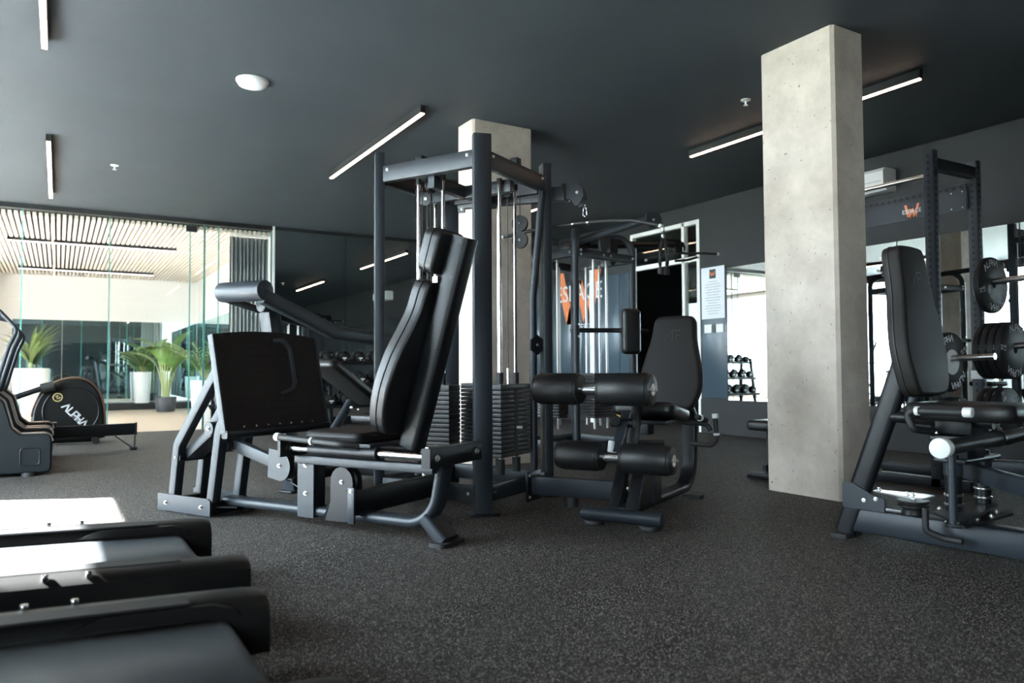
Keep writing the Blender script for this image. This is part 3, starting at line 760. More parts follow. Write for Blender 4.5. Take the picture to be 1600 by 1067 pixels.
# press lever toward the cable pulley
for u in (-1.275, -1.185): MB().prism(round_poly([(-.11, .055), (.0, .055), (.05, 0), (0, -.05), (-.11, -.05)], .03), q(u, .97, .452), (0, -1, 0), (0, 0, 1), .012).obj('lever_cheek', P, lpx)
MB().cyl(q(-1.27, .97, .452), q(-1.19, .97, .452), .047, 20).obj('lever_hub', M['rubber'], lpx); bolt(lpx, q(-1.284, .985, .452), (-1, 0, 0), 1.15)
MB().bar(q(-1.225, .935, .45), q(-1.225, .585, .365), .055, .075, .008).obj('press_lever', P, lpx)
dpoly = [(-.085, .10), (.0, .09)]+[(.01+.088*math.cos(math.radians(a)), -.005+.088*math.sin(math.radians(a))) for a in range(70, -91, -16)]+[(-.095, -.075)]
for u in (-1.255, -1.185): MB().prism(dpoly, q(u, .505, .347), (0, -1, 0), (0, 0, 1), .010).obj('pulley_cheek', P, lpx)
pulley(lpx, q(-1.22, .49, .345), (1, 0, 0), .085, .045, name='lever_pulley'); bolt(lpx, q(-1.262, .497, .347), (-1, 0, 0), 1.15)
MB().tube([q(-1.22, .48, .26), q(-1.22, .33, .205), q(-1.22, .29, .19)], .004, 8).obj('cable', M['cable'], lpx)
MB().tube([q(-1.22, .345, .211), q(-1.22, .30, .194)], .011, 10).obj('cable_eye', M['chrome'], lpx)
# foot plate
PT, PB = Vector((UC, .69, 1.135)), Vector((UC, .565, .565))
ey = (PT-PB).normalized(); ex = Vector((1, 0, 0)); nn = ex.cross(ey)
hgt = (PT-PB).length; pc = (PT+PB)/2-LO
top = [(-.40+.80*k/10, hgt/2 - .0 + .028*(1-((k-5)/5)**2)) for k in range(11)]
poly = [(-.40, -hgt/2), (.40, -hgt/2)]+list(reversed(top))
fpl = MB().prism(poly, pc, ex, ey, .022).obj('foot_plate', M['grip'], lpx)
for s in (-1, 1): MB().bar(pc+ex*s*.402-ey*hgt/2+nn*.006*-1, pc+ex*s*.402+ey*hgt/2-nn*.006, .014, .046, .003, up=nn).obj('edge_flange', P, fpl)
MB().bar(pc-ex*.405-ey*(hgt/2+.008), pc+ex*.405-ey*(hgt/2+.008), .05, .05, .012).obj('bottom_rail', P2, fpl)
fr = -nn if nn.y > 0 else nn            # face toward the seat (-v)
for k in range(7): bolt(fpl, pc-ex*(.27-.09*k)-ey*(hgt/2-.028)+fr*.011, fr, .55)
hnd = [(.04, .262), (.085, .258), (.125, .20), (.125, -.015), (.10, -.06), (.045, -.075)]
MB().tube(fillet([pc+ex*a+ey*b+fr*(.012 if i in (0, 5) else .055) for i, (a, b) in enumerate(hnd)], .05, 5), .0155, 12).obj('grab_handle', P, fpl)
# back frame of the plate
for s in (-.16, .16): MB().bar(pc+ex*s-ey*.22-fr*.03, pc+ex*s+ey*.22-fr*.03, .05, .05, .006, up=(1, 0, 0)).obj('plate_rib', P, fpl)
MB().bar(pc+ex*-.30+ey*.0-fr*.05, pc+ex*.20+ey*.0-fr*.05, .05, .05, .006).obj('plate_rib', P, fpl)
for u in (-1.325, -1.125): MB().bar(q(u, .92, 1.0), q(u, .66, .90), .05, .05, .006).obj('plate_bracket', P, lpx)
# front post plates with big cable wheel
MB().prism(round_poly([(-.065, .06), (.065, .06), (.065, .39), (.05, .41), (-.05, .41), (-.065, .39)], .01), q(-1.262, .268, 0), (0, -1, 0), (0, 0, 1), .012).obj('post_plate', P, lpx)
MB().bar(q(-1.2, .262, .06), q(-1.2, .262, .40), .10, .08, .008, up=(1, 0, 0)).obj('front_post', P2, lpx)
for z in (.365, .20): bolt(lpx, q(-1.268, .268, z), (-1, 0, 0), 1.15)
whl = [(-.10, .055), (-.07, .055), (-.05, .12), (-.03, .17), (-.03, .27)]+[(.055+.085*math.cos(math.radians(a)), .285+.085*math.sin(math.radians(a))) for a in range(180, -1, -20)]+[(.14, .07), (.07, .06)]
for u in (-1.255, -1.185): MB().prism(whl, q(u, .045, 0), (0, -1, 0), (0, 0, 1), .010).obj('wheel_guard', P2, lpx)
pulley(lpx, q(-1.22, -.01, .285), (1, 0, 0), .075, .04, name='cable_wheel'); bolt(lpx, q(-1.262, -.01, .285), (-1, 0, 0), 1.0)
# beam to the tower
MB().bar(q(-1.30, -.10, .175), q(-.475, -.10, .175), .075, .135, .008).obj('tower_beam', P2, lpx)
MB().box(q(-.50, -.10, .17), (.016, .20, .19), r=.004).obj('beam_flange', P, lpx)
for a in (-.08, .08):
    for b in (-.075, .075): bolt(lpx, q(-.51, -.10+a, .17+b), (-1, 0, 0), 1.1)
MB().box(q(-1.312, -.135, .17), (.014, .05, .20), r=.004).obj('beam_flange', P, lpx); bolt(lpx, q(-1.32, -.135, .25), (-1, 0, 0), .9)
# seat carriage: under tube, two chrome slide bars, sleeves, end brackets
MB().bar(q(UC-.10, .30, .405), q(UC-.10, -.70, .405), .045, .05, .008).obj('under_tube', P, lpx)
for u in (UC-.17, UC+.17):
    MB().cyl(q(u, .30, .475), q(u, -.72, .475), .0185, 16).obj('slide_bar', M['chrome'], lpx)
    MB().cyl(q(u, .12, .475), q(u, -.38, .475), .034, 18).obj('slide_sleeve', P2, lpx)
for v, zz in ((.305, .475), (-.745, .475)):
    o = MB().bar(q(UC-.235, v, zz), q(UC+.235, v, zz), .018 if v > 0 else .055, .10, .006).obj('slide_bracket', P2, lpx)
    for u in (UC-.17, UC+.17):
        MB().cyl(q(u, v-.03, zz), q(u, v+.03, zz), .032, 16).obj('slide_boss', P2, o)
for u in (UC-.18, UC+.18): bolt(lpx, q(u, -.775, .475), (0, -1, 0), 1.5)
MB().box(q(UC, -.16, .515), (.40, .38, .02), r=.004).obj('carriage_plate', P, lpx)
MB().box(q(UC-.15, -.02, .50), (.03, .15, .05), r=.006).obj('carriage_block', P2, lpx)
# seat
sp = round_poly([(-.22, -.23), (.22, -.23), (.22, .21), (-.22, .21)], [.05, .05, .07, .07], 5)
st = MB().cushion(sp, q(UC+.0, -.06, .555), (1, 0, 0), (0, 1, 0), .06, .026).obj('seat', M['leather2'], lpx)
MB().tube([q(*p) for p in []] or [Vector((p[0], p[1], 0))*1.0+q(UC, -.06, .556) for p in sp]+[Vector((sp[0][0], sp[0][1], 0))+q(UC, -.06, .556)], .005, 6).obj('piping', M['piping'], st)
# hand grips along the seat
for s in (-1, 1):
    h = MB().tube(fillet([q(UC+s*.19, -.26, .515), q(UC+s*.265, -.20, .525), q(UC+s*.265, .28, .545)], .06, 5), .0175, 12).obj('hand_grip', M['rubber'], lpx)
    MB().cyl(q(UC+s*.265, .265, .5445), q(UC+s*.265, .30, .546), .0235, 14, .006).obj('grip_cap', M['alu'], h)
    MB().cyl(q(UC+s*.265, .005, .533), q(UC+s*.265, .02, .5335), .0225, 14).obj('grip_ring', M['alu'], h)
# backrest: deep tube with long pad and head pad
A, Bt = Vector((UC, -.47, .50)), Vector((UC, -.825, 1.62)); ay = (Bt-A).normalized(); an = Vector((0, ay.z, -ay.y))   # an = forward (+v)
MB().sweep([A-LO, Bt-LO], rrect(.11, .13, .03, 4), up=(0, 1, 0)).obj('back_tube', P2, lpx)
for t in (.12, .55, .95, 1.14): MB().cyl(A-LO+ay*t+Vector((-.05, -.02, 0)), A-LO+ay*t+Vector((-.0565, -.02, 0)), .011, 12).obj('hole_plug', M['rubber'], lpx)
bp = smooth_poly([(-.11, .02), (-.175, .05), (-.22, .16), (-.232, .30), (-.205, .46), (-.155, .59), (-.12, .70), (-.112, .80), (-.10, .85), (-.07, .868), (.07, .868), (.10, .85), (.112, .80), (.12, .70), (.155, .59), (.205, .46), (.232, .30), (.22, .16), (.175, .05), (.11, .02)], 3)
b = MB().cushion(bp, A-LO+an*.126+ay*.03, (1, 0, 0), ay, .115, .02).obj('backrest', M['leather'], lpx)
MB().tube([A-LO+an*.126+ay*(.03+p[1])+Vector((p[0]*1.004, 0, 0)) for p in bp+bp[:1]], .004, 6).obj('piping', M['piping'], b)
hp = round_poly([(-.12, .915), (.12, .915), (.12, 1.155), (-.12, 1.155)], .05, 5)
b = MB().cushion(hp, A-LO+an*.126+ay*.03, (1, 0, 0), ay, .115, .02).obj('head_pad', M['leather'], lpx)
MB().tube([A-LO+an*.126+ay*(.03+p[1])+Vector((p[0]*1.004, 0, 0)) for p in hp+hp[:1]], .004, 6).obj('piping', M['piping'], b)
MB().box(A-LO+an*.07+ay*.92, (.14, .03, .03)).obj('pad_bracket', M['chrome'], lpx)

# ------------------------------------------------------------------ seated leg curl in front of the tower
VC = -1.33
lc = thing('leg_curl', 'black seated leg curl with four foam rollers and padded backrest', 'gym machine', tw(.2, VC), TA)
KO = Vector((.2, VC, 0))
def k_(u, v, z): return Vector((u, v, z))-KO
def sweepu(pts, wv, th, r=.02, n=4):
    mb = MB(); pts = [Vector(p) for p in pts]; rings = []; sec = rrect(wv, th, r, n)
    for i, p in enumerate(pts):
        t = (pts[min(i+1, len(pts)-1)]-pts[max(i-1, 0)]).normalized(); x = Vector((0, 1, 0)); y = t.cross(x).normalized()
        rings.append(mb._ring([p+x*c[0]+y*c[1] for c in sec]))
    mb._skin(rings); return mb
MB().tube([k_(-.345, -1.09, .065), k_(-.345, -1.585, .065)], .038, 18).obj('foot_bar', P, lc)
for v in (-1.16, -1.51): MB().cyl(k_(-.345, v, 0), k_(-.345, v, .03), .062, 20, .006).obj('rubber_foot', M['rubber'], lc)
loop = fillet([k_(-.345, VC, .085), k_(.93, VC, .075), k_(1.0, VC, .63), k_(.72, VC, .66)], .20, 9)
sweepu(loop, .11, .055).obj('frame_loop', P2, lc)
MB().prism(round_poly([(-.07, -.05), (.07, -.05), (.07, .05), (-.07, .05)], .03), k_(.84, VC-.06, .012), (0, 1, 0), (-1, 0, 0), .024).obj('rubber_foot', M['rubber'], lc)
# raked front uprights
for v in (VC+.045, VC-.065): MB().bar(k_(-.33, v, .08), k_(-.10, v, .46), .05, .075, .008, up=(0, 1, 0)).obj('front_upright', P2, lc)
MB().bar(k_(-.16, VC, .42), k_(-.05, VC, .74), .075, .055, .008, up=(0, 1, 0)).obj('seat_post', P2, lc)
MB().box(k_(.12, VC, .22), (.16, .12, .28), r=.01).obj('counterweight', P, lc)
MB().prism([(-.15, -.1), (.12, -.1), (.04, .08), (-.15, .15)], k_(-.02, VC-.05, .17), (1, 0, 0), (0, 0, 1), .01).obj('gusset', P2, lc)
bolt(lc, k_(-.24, VC-.01, .21), (-.8, -.6, 0), 1.2)
# beam to the tower
MB().bar(k_(.10, -.50, .125), k_(.16, -1.12, .125), .08, .125, .01).obj('tower_beam', P, lc)
for v in (-.50, -1.13):
    f = MB().box(k_(.10 if v > -1 else .16, v, .12), (.19, .018, .20), r=.004).obj('beam_flange', P2, lc)
    for a in (-.07, .07):
        for z in (.05, .195): bolt(f, k_((.10 if v > -1 else .16)+a, v-.01, z), (0, -1, 0), 1.0)
MB().cyl(k_(.12, -.78, 0), k_(.12, -.78, .065), .05, 16).obj('rubber_foot', M['rubber'], lc)
# roller arms
MB().bar(k_(-.42, VC+.0, .41), k_(-.22, VC, .66), .04, .06, .006, up=(0, 1, 0)).obj('lower_roller_arm', P, lc)
MB().cyl(k_(-.415, VC+.03, .42), k_(-.39, VC+.03, .50), .02, 12).obj('arm_sleeve', M['alu'], lc)
MB().cyl(k_(-.26, VC+.08, .60), k_(-.26, VC-.06, .60), .028, 16).obj('arm_pivot', P2, lc)
MB().lathe(k_(-.30, VC+.05, .615), (-.8, -.5, 0), [(0, .02), (.02, .034), (.035, .034), (.04, .028)], 18).obj('adjust_knob', M['plastic'], lc)
MB().bar(k_(-.05, VC, .73), k_(-.57, VC+.01, .80), .05, .05, .008).obj('upper_roller_arm', P2, lc)
def roller(u, z, v0, v1, g0, g1, r):
    MB().cyl(k_(u, v0-.02, z), k_(u, v1+.02, z), .034, 16).obj('roller_axle', M['chrome'], lc)
    for a, b in ((v0, g0), (g1, v1)):
        o = MB().cyl(k_(u, a, z), k_(u, b, z), r, 28, .014).obj('foam_roller', M['foam'], lc)
        for e, d in ((a, 1), (b, -1)):
            MB().cyl(k_(u, e+.016*d, z), k_(u, e-.016*d, z), r*.92, 24, .006).obj('end_disc', M['plastic'], o)
    bolt(lc, k_(u, v0-.03, z), (0, -1, 0), 1.2)
roller(-.585, .808, -1.61, -.93, -1.335, -1.185, .091)
roller(-.42, .412, -1.665, -.99, -1.395, -1.24, .087)
# seat and backrest
sp = round_poly([(-.20, -.21), (.22, -.19), (.22, .19), (-.20, .21)], [.06, .05, .05, .06], 5)
o = MB().cushion(sp, k_(.20, VC, .645), (1, 0, -.16), (0, 1, 0), .085, .035).obj('seat', M['leather'], lc)
MB().box(k_(.20, VC, .585), (.34, .30, .025), r=.005).obj('seat_pan', P2, lc)
A2, B2 = k_(.50, VC, .60), k_(.70, VC, 1.29); ay2 = (B2-A2).normalized()
bp = smooth_poly([(-.10, .03), (-.17, .06), (-.215, .17), (-.218, .28), (-.19, .42), (-.16, .55), (-.15, .66), (-.13, .70), (-.09, .715), (.09, .715), (.13, .70), (.15, .66), (.16, .55), (.19, .42), (.218, .28), (.215, .17), (.17, .06), (.10, .03)], 3)
exv = Vector((0, -1, 0)); n2 = exv.cross(ay2)
o = MB().cushion(bp, A2, exv, ay2, .085, .03).obj('backrest', M['leather2'], lc)
MB().tube([A2+exv*p[0]*1.004+ay2*p[1] for p in bp+bp[:1]], .004, 6).obj('piping', M['piping'], o)
fdir = n2 if n2.x < 0 else -n2
# stitched A F mark
mb = MB(); oc = A2+ay2*.56+fdir*.0432; mm = [((-.055, -.04), (.0, .04)), ((-.0, .04), (.005, -.035)), ((.0, .04), (.06, .04)), ((.025, .005), (.05, .005)), ((.03, .005), (.03, -.035))]
for a, b in mm: mb.bar(oc+exv*a[0]+ay2*a[1], oc+exv*b[0]+ay2*b[1], .009, .003, .001, up=fdir)
mb.obj('stitched_mark', M['piping'], o)
MB().bar(A2+Vector((.06, 0, .05)), A2+ay2*.55+Vector((.07, 0, 0)), .06, .05, .008, up=(0, 1, 0)).obj('back_support', P2, lc)
# side handles
for s in (-1, 1):
    h = MB().tube(fillet([k_(.50, VC+s*.10, .56), k_(.60, VC+s*.24, .545), k_(.60, VC+s*.265, .50)], .05, 4), .016, 12).obj('side_handle', M['rubber'], lc)
    h = MB().tube(fillet([k_(.70, VC+s*.10, .40), k_(.62, VC+s*.27, .40), k_(.62, VC+s*.30, .45), k_(.62, VC+s*.29, .60)], .05, 5), .016, 12).obj('side_handle', M['rubber'], lc)
    MB().cyl(k_(.62, VC+s*.29, .585), k_(.62, VC+s*.289, .615), .0215, 14).obj('grip_cap', M['alu'], h)
    MB().cyl(k_(.62, VC+s*.298, .47), k_(.62, VC+s*.297, .485), .021, 14).obj('grip_ring', M['alu'], h)
    MB().cyl(k_(.50, VC+s*.20, .60), k_(.60, VC+s*.235, .57), .018, 12).obj('side_handle', M['rubber'], lc)
    MB().cyl(k_(.53, VC+s*.21, .592), k_(.545, VC+s*.216, .588), .023, 14).obj('grip_ring', M['alu'], h)

# ------------------------------------------------------------------ chest press station behind the leg press
cp = thing('chest_press', 'black lever chest press with thick pivot tube behind the foot plate', 'gym machine', tw(-.36, 1.33), TA)
CO = Vector((-.36, 1.33, 0))
def c_(u, v, z): return Vector((u, v, z))-CO
MB().bar(c_(-.36, 1.33, .015), c_(-.60, 1.345, 1.36), .115, .115, .012, up=(1, 0, 0)).obj('column', P, cp)
MB().box(c_(-.36, 1.33, .009), (.20, .16, .018), r=.02).obj('base_plate', P2, cp)
MB().cyl(c_(-.68, 1.35, 1.40), c_(-.53, 1.35, 1.40), .05, 20, .006).obj('pivot_hub', P, cp)
MB().cyl(c_(-.80, 1.62, 1.50), c_(-.80, 1.16, 1.49), .074, 32, .004).obj('pivot_tube', P, cp)
MB().sweep(fillet([c_(-.80, 1.19, 1.45), c_(-.124, 1.15, 1.215), c_(.62, 1.13, 1.165)], .12, 6), rrect(.075, .105, .012), up=(0, 0, 1)).obj('lever_arm', P, cp)
MB().sweep([c_(-.80, 1.58, 1.45), c_(-.45, 1.40, 1.33), c_(-.20, 1.20, 1.24)], rrect(.05, .05, .008), up=(0, 0, 1)).obj('lever_brace', P2, cp)
MB().cyl(c_(.60, 1.0, 1.165), c_(.60, 1.30, 1.165), .02, 14).obj('press_handle', M['rubber'], cp)
MB().bar(c_(-.36, 1.33, .12), c_(.45, 1.33, .12), .06, .10, .01).obj('base_beam', P2, cp)
MB().bar(c_(.20, 1.33, .12), c_(.20, .46, .12), .06, .10, .01).obj('tower_beam', P2, cp)
MB().tube(fillet([c_(-.10, 1.33, .12), c_(.02, 1.33, .40), c_(.25, 1.33, .66)], .2, 6), .035, 14).obj('pad_support', P, cp)
sp = round_poly([(-.34, -.15), (.34, -.13), (.34, .13), (-.34, .15)], .06, 5)
o = MB().cushion(sp, c_(.20, 1.33, .82), (.80, 0, -.46), (0, 1, 0), .08, .03).obj('backrest', M['leather'], cp)
sp = round_poly([(-.20, -.19), (.20, -.19), (.20, .19), (-.20, .19)], .06, 5)
MB().cushion(sp, c_(.62, 1.33, .52), (1, 0, .1), (0, 1, 0), .08, .03).obj('seat', M['leather'], cp)
MB().cyl(c_(.45, 1.33, .12), c_(.60, 1.33, .48), .035, 14).obj('seat_post', P2, cp)
bolt(cp, c_(.12, 1.20, .62), (0, -1, 0), 1.2); bolt(cp, c_(.20, 1.20, .60), (0, -1, 0), 1.0)

# ------------------------------------------------------------------ second cable tower beyond the middle column
A3 = math.radians(10); O3 = (4.79, 6.62)
t3 = thing('cable_tower', 'black round tube cable tower with overhead arms beyond the leg curl', 'gym machine', (O3[0], O3[1], 0), A3)
hs = .44
for su, sv in ((-1, -1), (1, -1), (1, 1), (-1, 1)):
    MB().tube([(su*hs, sv*hs, .0), (su*hs, sv*hs, 2.36), (su*.12, sv*.12, 2.30)], .038, 16, fil=.17, fn=8).obj('post', P, t3)
    MB().cyl((su*hs, sv*hs, 0), (su*hs, sv*hs, .014), .075, 20).obj('foot_plate', P2, t3)
for s in (-1, 1):
    for z in (2.10, .14):
        MB().bar((-hs, s*hs, z), (hs, s*hs, z), .05, .085, .008).obj('beam', P, t3)
        MB().bar((s*hs, -hs, z), (s*hs, hs, z), .05, .085, .008).obj('beam', P, t3)
for p in ((-.40, -.48, 2.08), (-.40, -.48, 2.12), (.40, -.48, 2.1), (-.48, -.40, 2.1), (-.05, -.47, 2.1), (.06, -.47, 2.1)): bolt(t3, p, (0, -1, 0) if p[1] < -.45 else (-1, 0, 0), 1.2)
MB().box((0, 0, 2.24), (.22, .22, .12), r=.02).obj('head_block', P2, t3)
MB().tube([(0, 0, .10), (0, 0, 2.2)], .04, 14).obj('centre_post', P2, t3)
drop = [(-.055, .14), (.055, .14), (.06, 0), (.03, -.12), (0, -.15), (-.03, -.12), (-.06, 0)]
MB().prism(round_poly(drop, .02), (.02, -.40, 2.22), (1, 0, 0), (0, 0, 1), .03).obj('pulley_cover', P, t3); bolt(t3, (.02, -.42, 2.32), (0, -1, 0), 1.0)
MB().prism(round_poly(drop, .02), (.22, -.36, 2.18), (1, 0, 0), (0, 0, 1), .03).obj('pulley_cover', P2, t3)
MB().box((-.36, .1, 2.24), (.10, .14, .12), r=.01).obj('pulley_box', P, t3)
def stack3(cx, cy, ax):
    w = (.34, .13) if ax == 'x' else (.13, .34)
    st = MB().box((cx, cy, .86), (w[0], w[1], .035), r=.005).obj('weight_stack', M['stack'], t3); me = None
    for k in range(14):
        if me is None: o = MB().box((0, 0, 0), (w[0], w[1], .026), r=.005).obj('weight_plate', M['stack'], st); me = o.data
        else: o = mesh_obj('weight_plate', me, None, st)
        o.location = (cx, cy, .826-k*.0305)
    for q in (-.1, .1):
        a = (cx+q, cy) if ax == 'x' else (cx, cy+q)
        MB().cyl((*a, .3), (*a, 2.07), .0135, 12).obj('guide_rod', M['whiterod'], t3)
    MB().cyl((cx, cy, .87), (cx, cy, 2.05), .0035, 8).obj('cable', M['cable'], t3)
stack3(.03, -.34, 'x'); stack3(-.34, .02, 'y'); stack3(.34, .05, 'y'); stack3(0, .34, 'x')
# overhead arms
MB().tube([(-.02, -.05, 2.29), (-.25, -1.22, 2.335)], .036, 16).obj('overhead_arm', P, t3)
hd = round_poly([(-.07, .06), (.05, .06), (.08, .0), (.05, -.07), (-.02, -.09), (-.07, -.05)], .02)
MB().prism(hd, (-.262, -1.28, 2.32), (.85, -.52, 0), (0, 0, 1), .05).obj('arm_head', P, t3); bolt(t3, (-.29, -1.31, 2.31), (-.52, -.85, 0), 1.1)
MB().tube([(.02, -.02, 2.27), (1.13, -.5, 2.33)], .04, 16).obj('overhead_arm', P2, t3)
MB().prism(hd, (1.16, -.52, 2.30), (1, -.2, 0), (0, 0, 1), .06).obj('arm_head', P2, t3)
# knee pad on its bent arm
MB().tube(fillet([(-hs, -hs, 1.31), (-.12, -.66, 1.31), (-.02, -.86, 1.30), (.12, -.90, 1.295)], .08, 5), .024, 14).obj('pad_arm', P2, t3)
for z in (1.25, 1.37): bolt(t3, (-hs, -hs-.04, z), (0, -1, 0), 1.1)
cap = round_poly([(-.095, -.225), (.095, -.225), (.095, .225), (-.095, .225)], .09, 6)
MB().cushion(cap, (-.12, -.88, 1.29), (.86, -.5, 0), (0, 0, 1), .10, .04).obj('knee_pad', M['leather'], t3)
# seat in front with yellow ball knob
MB().bar((-.36, -.95, .03), (-.36, -.95, .57), .075, .075, .008, up=(1, 0, 0)).obj('seat_post', P, t3)
MB().bar((-.36, -.95, .50), (-.36, -.95, .64), .045, .045, .004, up=(1, 0, 0)).obj('seat_tube', M['alu'], t3)
MB().lathe((-.41, -.98, .49), (-.8, -.6, 0), [(0, .01), (.02, .012), (.03, .026), (.05, .03), (.065, .024), (.072, .01)], 14).obj('ball_knob', M['yellow'], t3)
MB().cushion(round_poly([(-.2, -.17), (.2, -.17), (.2, .17), (-.2, .17)], .06, 5), (-.20, -.98, .69), (1, 0, 0), (0, 1, 0), .07, .03).obj('seat', M['leather'], t3)
MB().bar((-.36, -.95, .07), (-.30, -.46, .07), .07, .09, .01).obj('seat_beam', P2, t3)
MB().bar((-.34, -.95, .47), (.10, -1.02, .47), .05, .08, .01).obj('seat_arm', P2, t3)
MB().box((.0, -.96, .36), (.10, .12, .16), r=.01).obj('arm_block', P, t3)
def w3(x, y, z): return (O3[0]+x*math.cos(A3)-y*math.sin(A3), O3[1]+x*math.sin(A3)+y*math.cos(A3), z)
# rope and second bar hanging from the arms
rp = thing('triceps_rope', 'black twisted rope handle hanging from the overhead arm', 'rope handle', w3(-.215, -1.36, 2.28), A3)
MB().tube([(0, 0, .0), (.012, 0, -.03), (.012, 0, -.07), (0, 0, -.095), (-.012, 0, -.07), (-.012, 0, -.03), (0, 0, 0)], .005, 8).obj('snap_hook', M['chrome'], rp)
MB().cyl((0, 0, -.11), (0, 0, -.15), .022, 12).obj('rope_eye', M['chrome'], rp)
for s in (-1, 1):
    c = [Vector((s*.012, 0, -.14)), Vector((s*.045, .0, -.24)), Vector((s*.055, 0, -.36)), Vector((s*.045, 0, -.44))]
    c = fillet(c, .1, 4)
    for ph in (0, math.pi):
        pts = []
        n = 26
        for i in range(n):
            f = i/(n-1)*(len(c)-1); j = min(int(f), len(c)-2); p = c[j].lerp(c[j+1], f-j); a = ph+i*.8
            pts.append(p+Vector((math.cos(a)*.009, math.sin(a)*.009, 0)))
        MB().tube(pts, .0095, 7).obj('rope_strand', M['rubber'], rp)
    MB().lathe(c[-1]+Vector((0, 0, .02)), (0, 0, -1), [(0, .02), (.015, .028), (.04, .03), (.06, .026)], 14).obj('end_knob', M['rubber'], rp)
b2 = thing('curl_bar', 'short cranked black cable bar hanging at the far right arm', 'cable bar', w3(1.19, -.56, 2.20), A3-.5)
MB().tube(fillet([(-.46, 0, -.06), (-.30, 0, -.02), (-.08, 0, .03), (.08, 0, .03), (.22, 0, .04), (.42, 0, .035)], .1, 4), .014, 12).obj('bar', M['rubber'], b2)
MB().tube(fillet([(-.10, 0, -.06), (.05, 0, -.045), (.17, 0, -.01)], .1, 4), .014, 12).obj('lower_bar', M['rubber'], b2)
for p in ((.42, 0, .035), (.17, 0, -.01), (-.46, 0, -.06)): MB().cyl(Vector(p)-Vector((.002, 0, 0)), Vector(p)+Vector((.022, 0, .0)), .0155, 12).obj('end_cap', M['alu'], b2)
MB().cyl((0, 0, .03), (0, 0, .10), .008, 10).obj('hanger', M['chrome'], b2)

# ------------------------------------------------------------------ hip abductor at the right edge
hm = thing('hip_abductor', 'black hip abductor with tall padded backrest at the right edge', 'gym machine', (3.74, 2.6, 0), math.radians(6))
MB().bar((0.02, .02, .10), (0.02, -1.75, .10), .13, .13, .016).obj('base_beam', P, hm)
MB().prism(round_poly([(-.09, -.055), (.09, -.055), (.09, .055), (-.09, .055)], .04), (-.02, .03, .012), (1, 0, 0), (0, 1, 0), .024).obj('foot_pad', M['rubber'], hm)
MB().sweep([(-.02, .03, .02), (-.02, -.325, .99)], rrect(.062, .115, .029, 5), up=(0, 1, 0)).obj('rear_post', P2, hm)
MB().cyl((-.02, -.20, .665), (-.02, -.72, .655), .030, 18).obj('seat_tube', P2, hm)
MB().box((.02, -.56, .645), (.20, .17, .10), r=.008).obj('seat_bracket', P2, hm)
sp = smooth_poly([(-.16, -.24), (-.10, -.255), (.10, -.255), (.16, -.24), (.20, -.15), (.215, .05), (.20, .20), (.14, .235), (-.14, .235), (-.20, .20), (-.215, .05), (-.20, -.15)], 3)
o = MB().cushion(sp, (.02, -.60, .705), (1, 0, 0), (0, 1, 0), .085, .034).obj('seat', M['leather'], hm)
A4, B4 = Vector((0, -.405, .775)), Vector((0, -.30, 1.545)); ay4 = (B4-A4).normalized(); e4 = Vector((-1, 0, 0))
bp = smooth_poly([(-.10, .0), (-.155, .02), (-.185, .07), (-.212, .20), (-.21, .30), (-.185, .42), (-.16, .52), (-.15, .62), (-.145, .70), (-.13, .755), (-.09, .775), (.09, .775), (.13, .755), (.145, .70), (.15, .62), (.16, .52), (.185, .42), (.21, .30), (.212, .20), (.185, .07), (.155, .02), (.10, .0)], 3)
n4 = e4.cross(ay4); f4 = n4 if n4.y < 0 else -n4
bo = MB().cushion(bp, A4, e4, ay4, .10, .02).obj('backrest', M['leather2'], hm)
MB().tube([A4-f4*.012+e4*p[0]*1.003+ay4*p[1] for p in bp+bp[:1]], .0045, 6).obj('piping', M['piping'], bo)
mb = MB(); oc = A4+ay4*.60+f4*.0505; ex4 = -e4
for a, b in (((-.045, -.035), (.0, .035)), ((0, .035), (.005, -.03)), ((0, .035), (.05, .035)), ((.02, .004), (.042, .004))): mb.bar(oc+ex4*a[0]+ay4*a[1], oc+ex4*b[0]+ay4*b[1], .007, .002, .0008, up=f4)
mb.obj('stitched_mark', M['piping'], bo)
MB().bar(A4+Vector((0, .08, .1)), A4+Vector((0, .13, .55)), .07, .05, .008, up=(1, 0, 0)).obj('back_support', P2, hm)
MB().cyl((-.09, -.36, .68), (-.09, -.40, .84), .022, 12).obj('back_bracket', P, hm)
# hand grips
for s in (-1, 1):
    x = s*.225+.0
    h = MB().tube(fillet([(s*.06, -.47, .60), (x, -.44, .62), (x, -.415, .69), (x, -.44, .71), (x, -.68, .712)], .03, 4), .0175, 12).obj('hand_grip', M['rubber'], hm)
    MB().cyl((x, -.67, .712), (x, -.71, .712), .0235, 16, .004).obj('grip_cap', M['alu'], h)
    MB().cyl((x, -.455, .7105), (x, -.472, .711), .0225, 14).obj('grip_ring', M['alu'], h)
# pivot columns with bearings
for x in (-.085, .25):
    c = MB().cyl((x, -.56, .15), (x, -.56, .50), .036, 20).obj('pivot_column', P2, hm)
    for z in (.165, .21, .255, .30): MB().lathe((x, -.56, z), (0, 0, 1), [(0, .038), (.003, .042), (.009, .042), (.012, .038)], 20).obj('bearing_ring', M['steel'], c)
    MB().cyl((x, -.56, .40), (x, -.56, .46), .042, 20).obj('shaft_collar', P, c)
MB().box((.08, -.56, .47), (.42, .15, .022), r=.01).obj('bearing_plate', P2, hm)
for p in ((-.11, -.50), (-.06, -.62), (.02, -.50), (.02, -.62), (.2, -.62)): bolt(hm, (p[0], p[1], .60), (0, 0, 1), 1.0); 
MB().box((.02, -.56, .575), (.30, .18, .03), r=.008).obj('bearing_plate', P2, hm)
MB().box((-.0, -.56, .53), (.20, .15, .10), r=.01).obj('bearing_block', P2, hm)
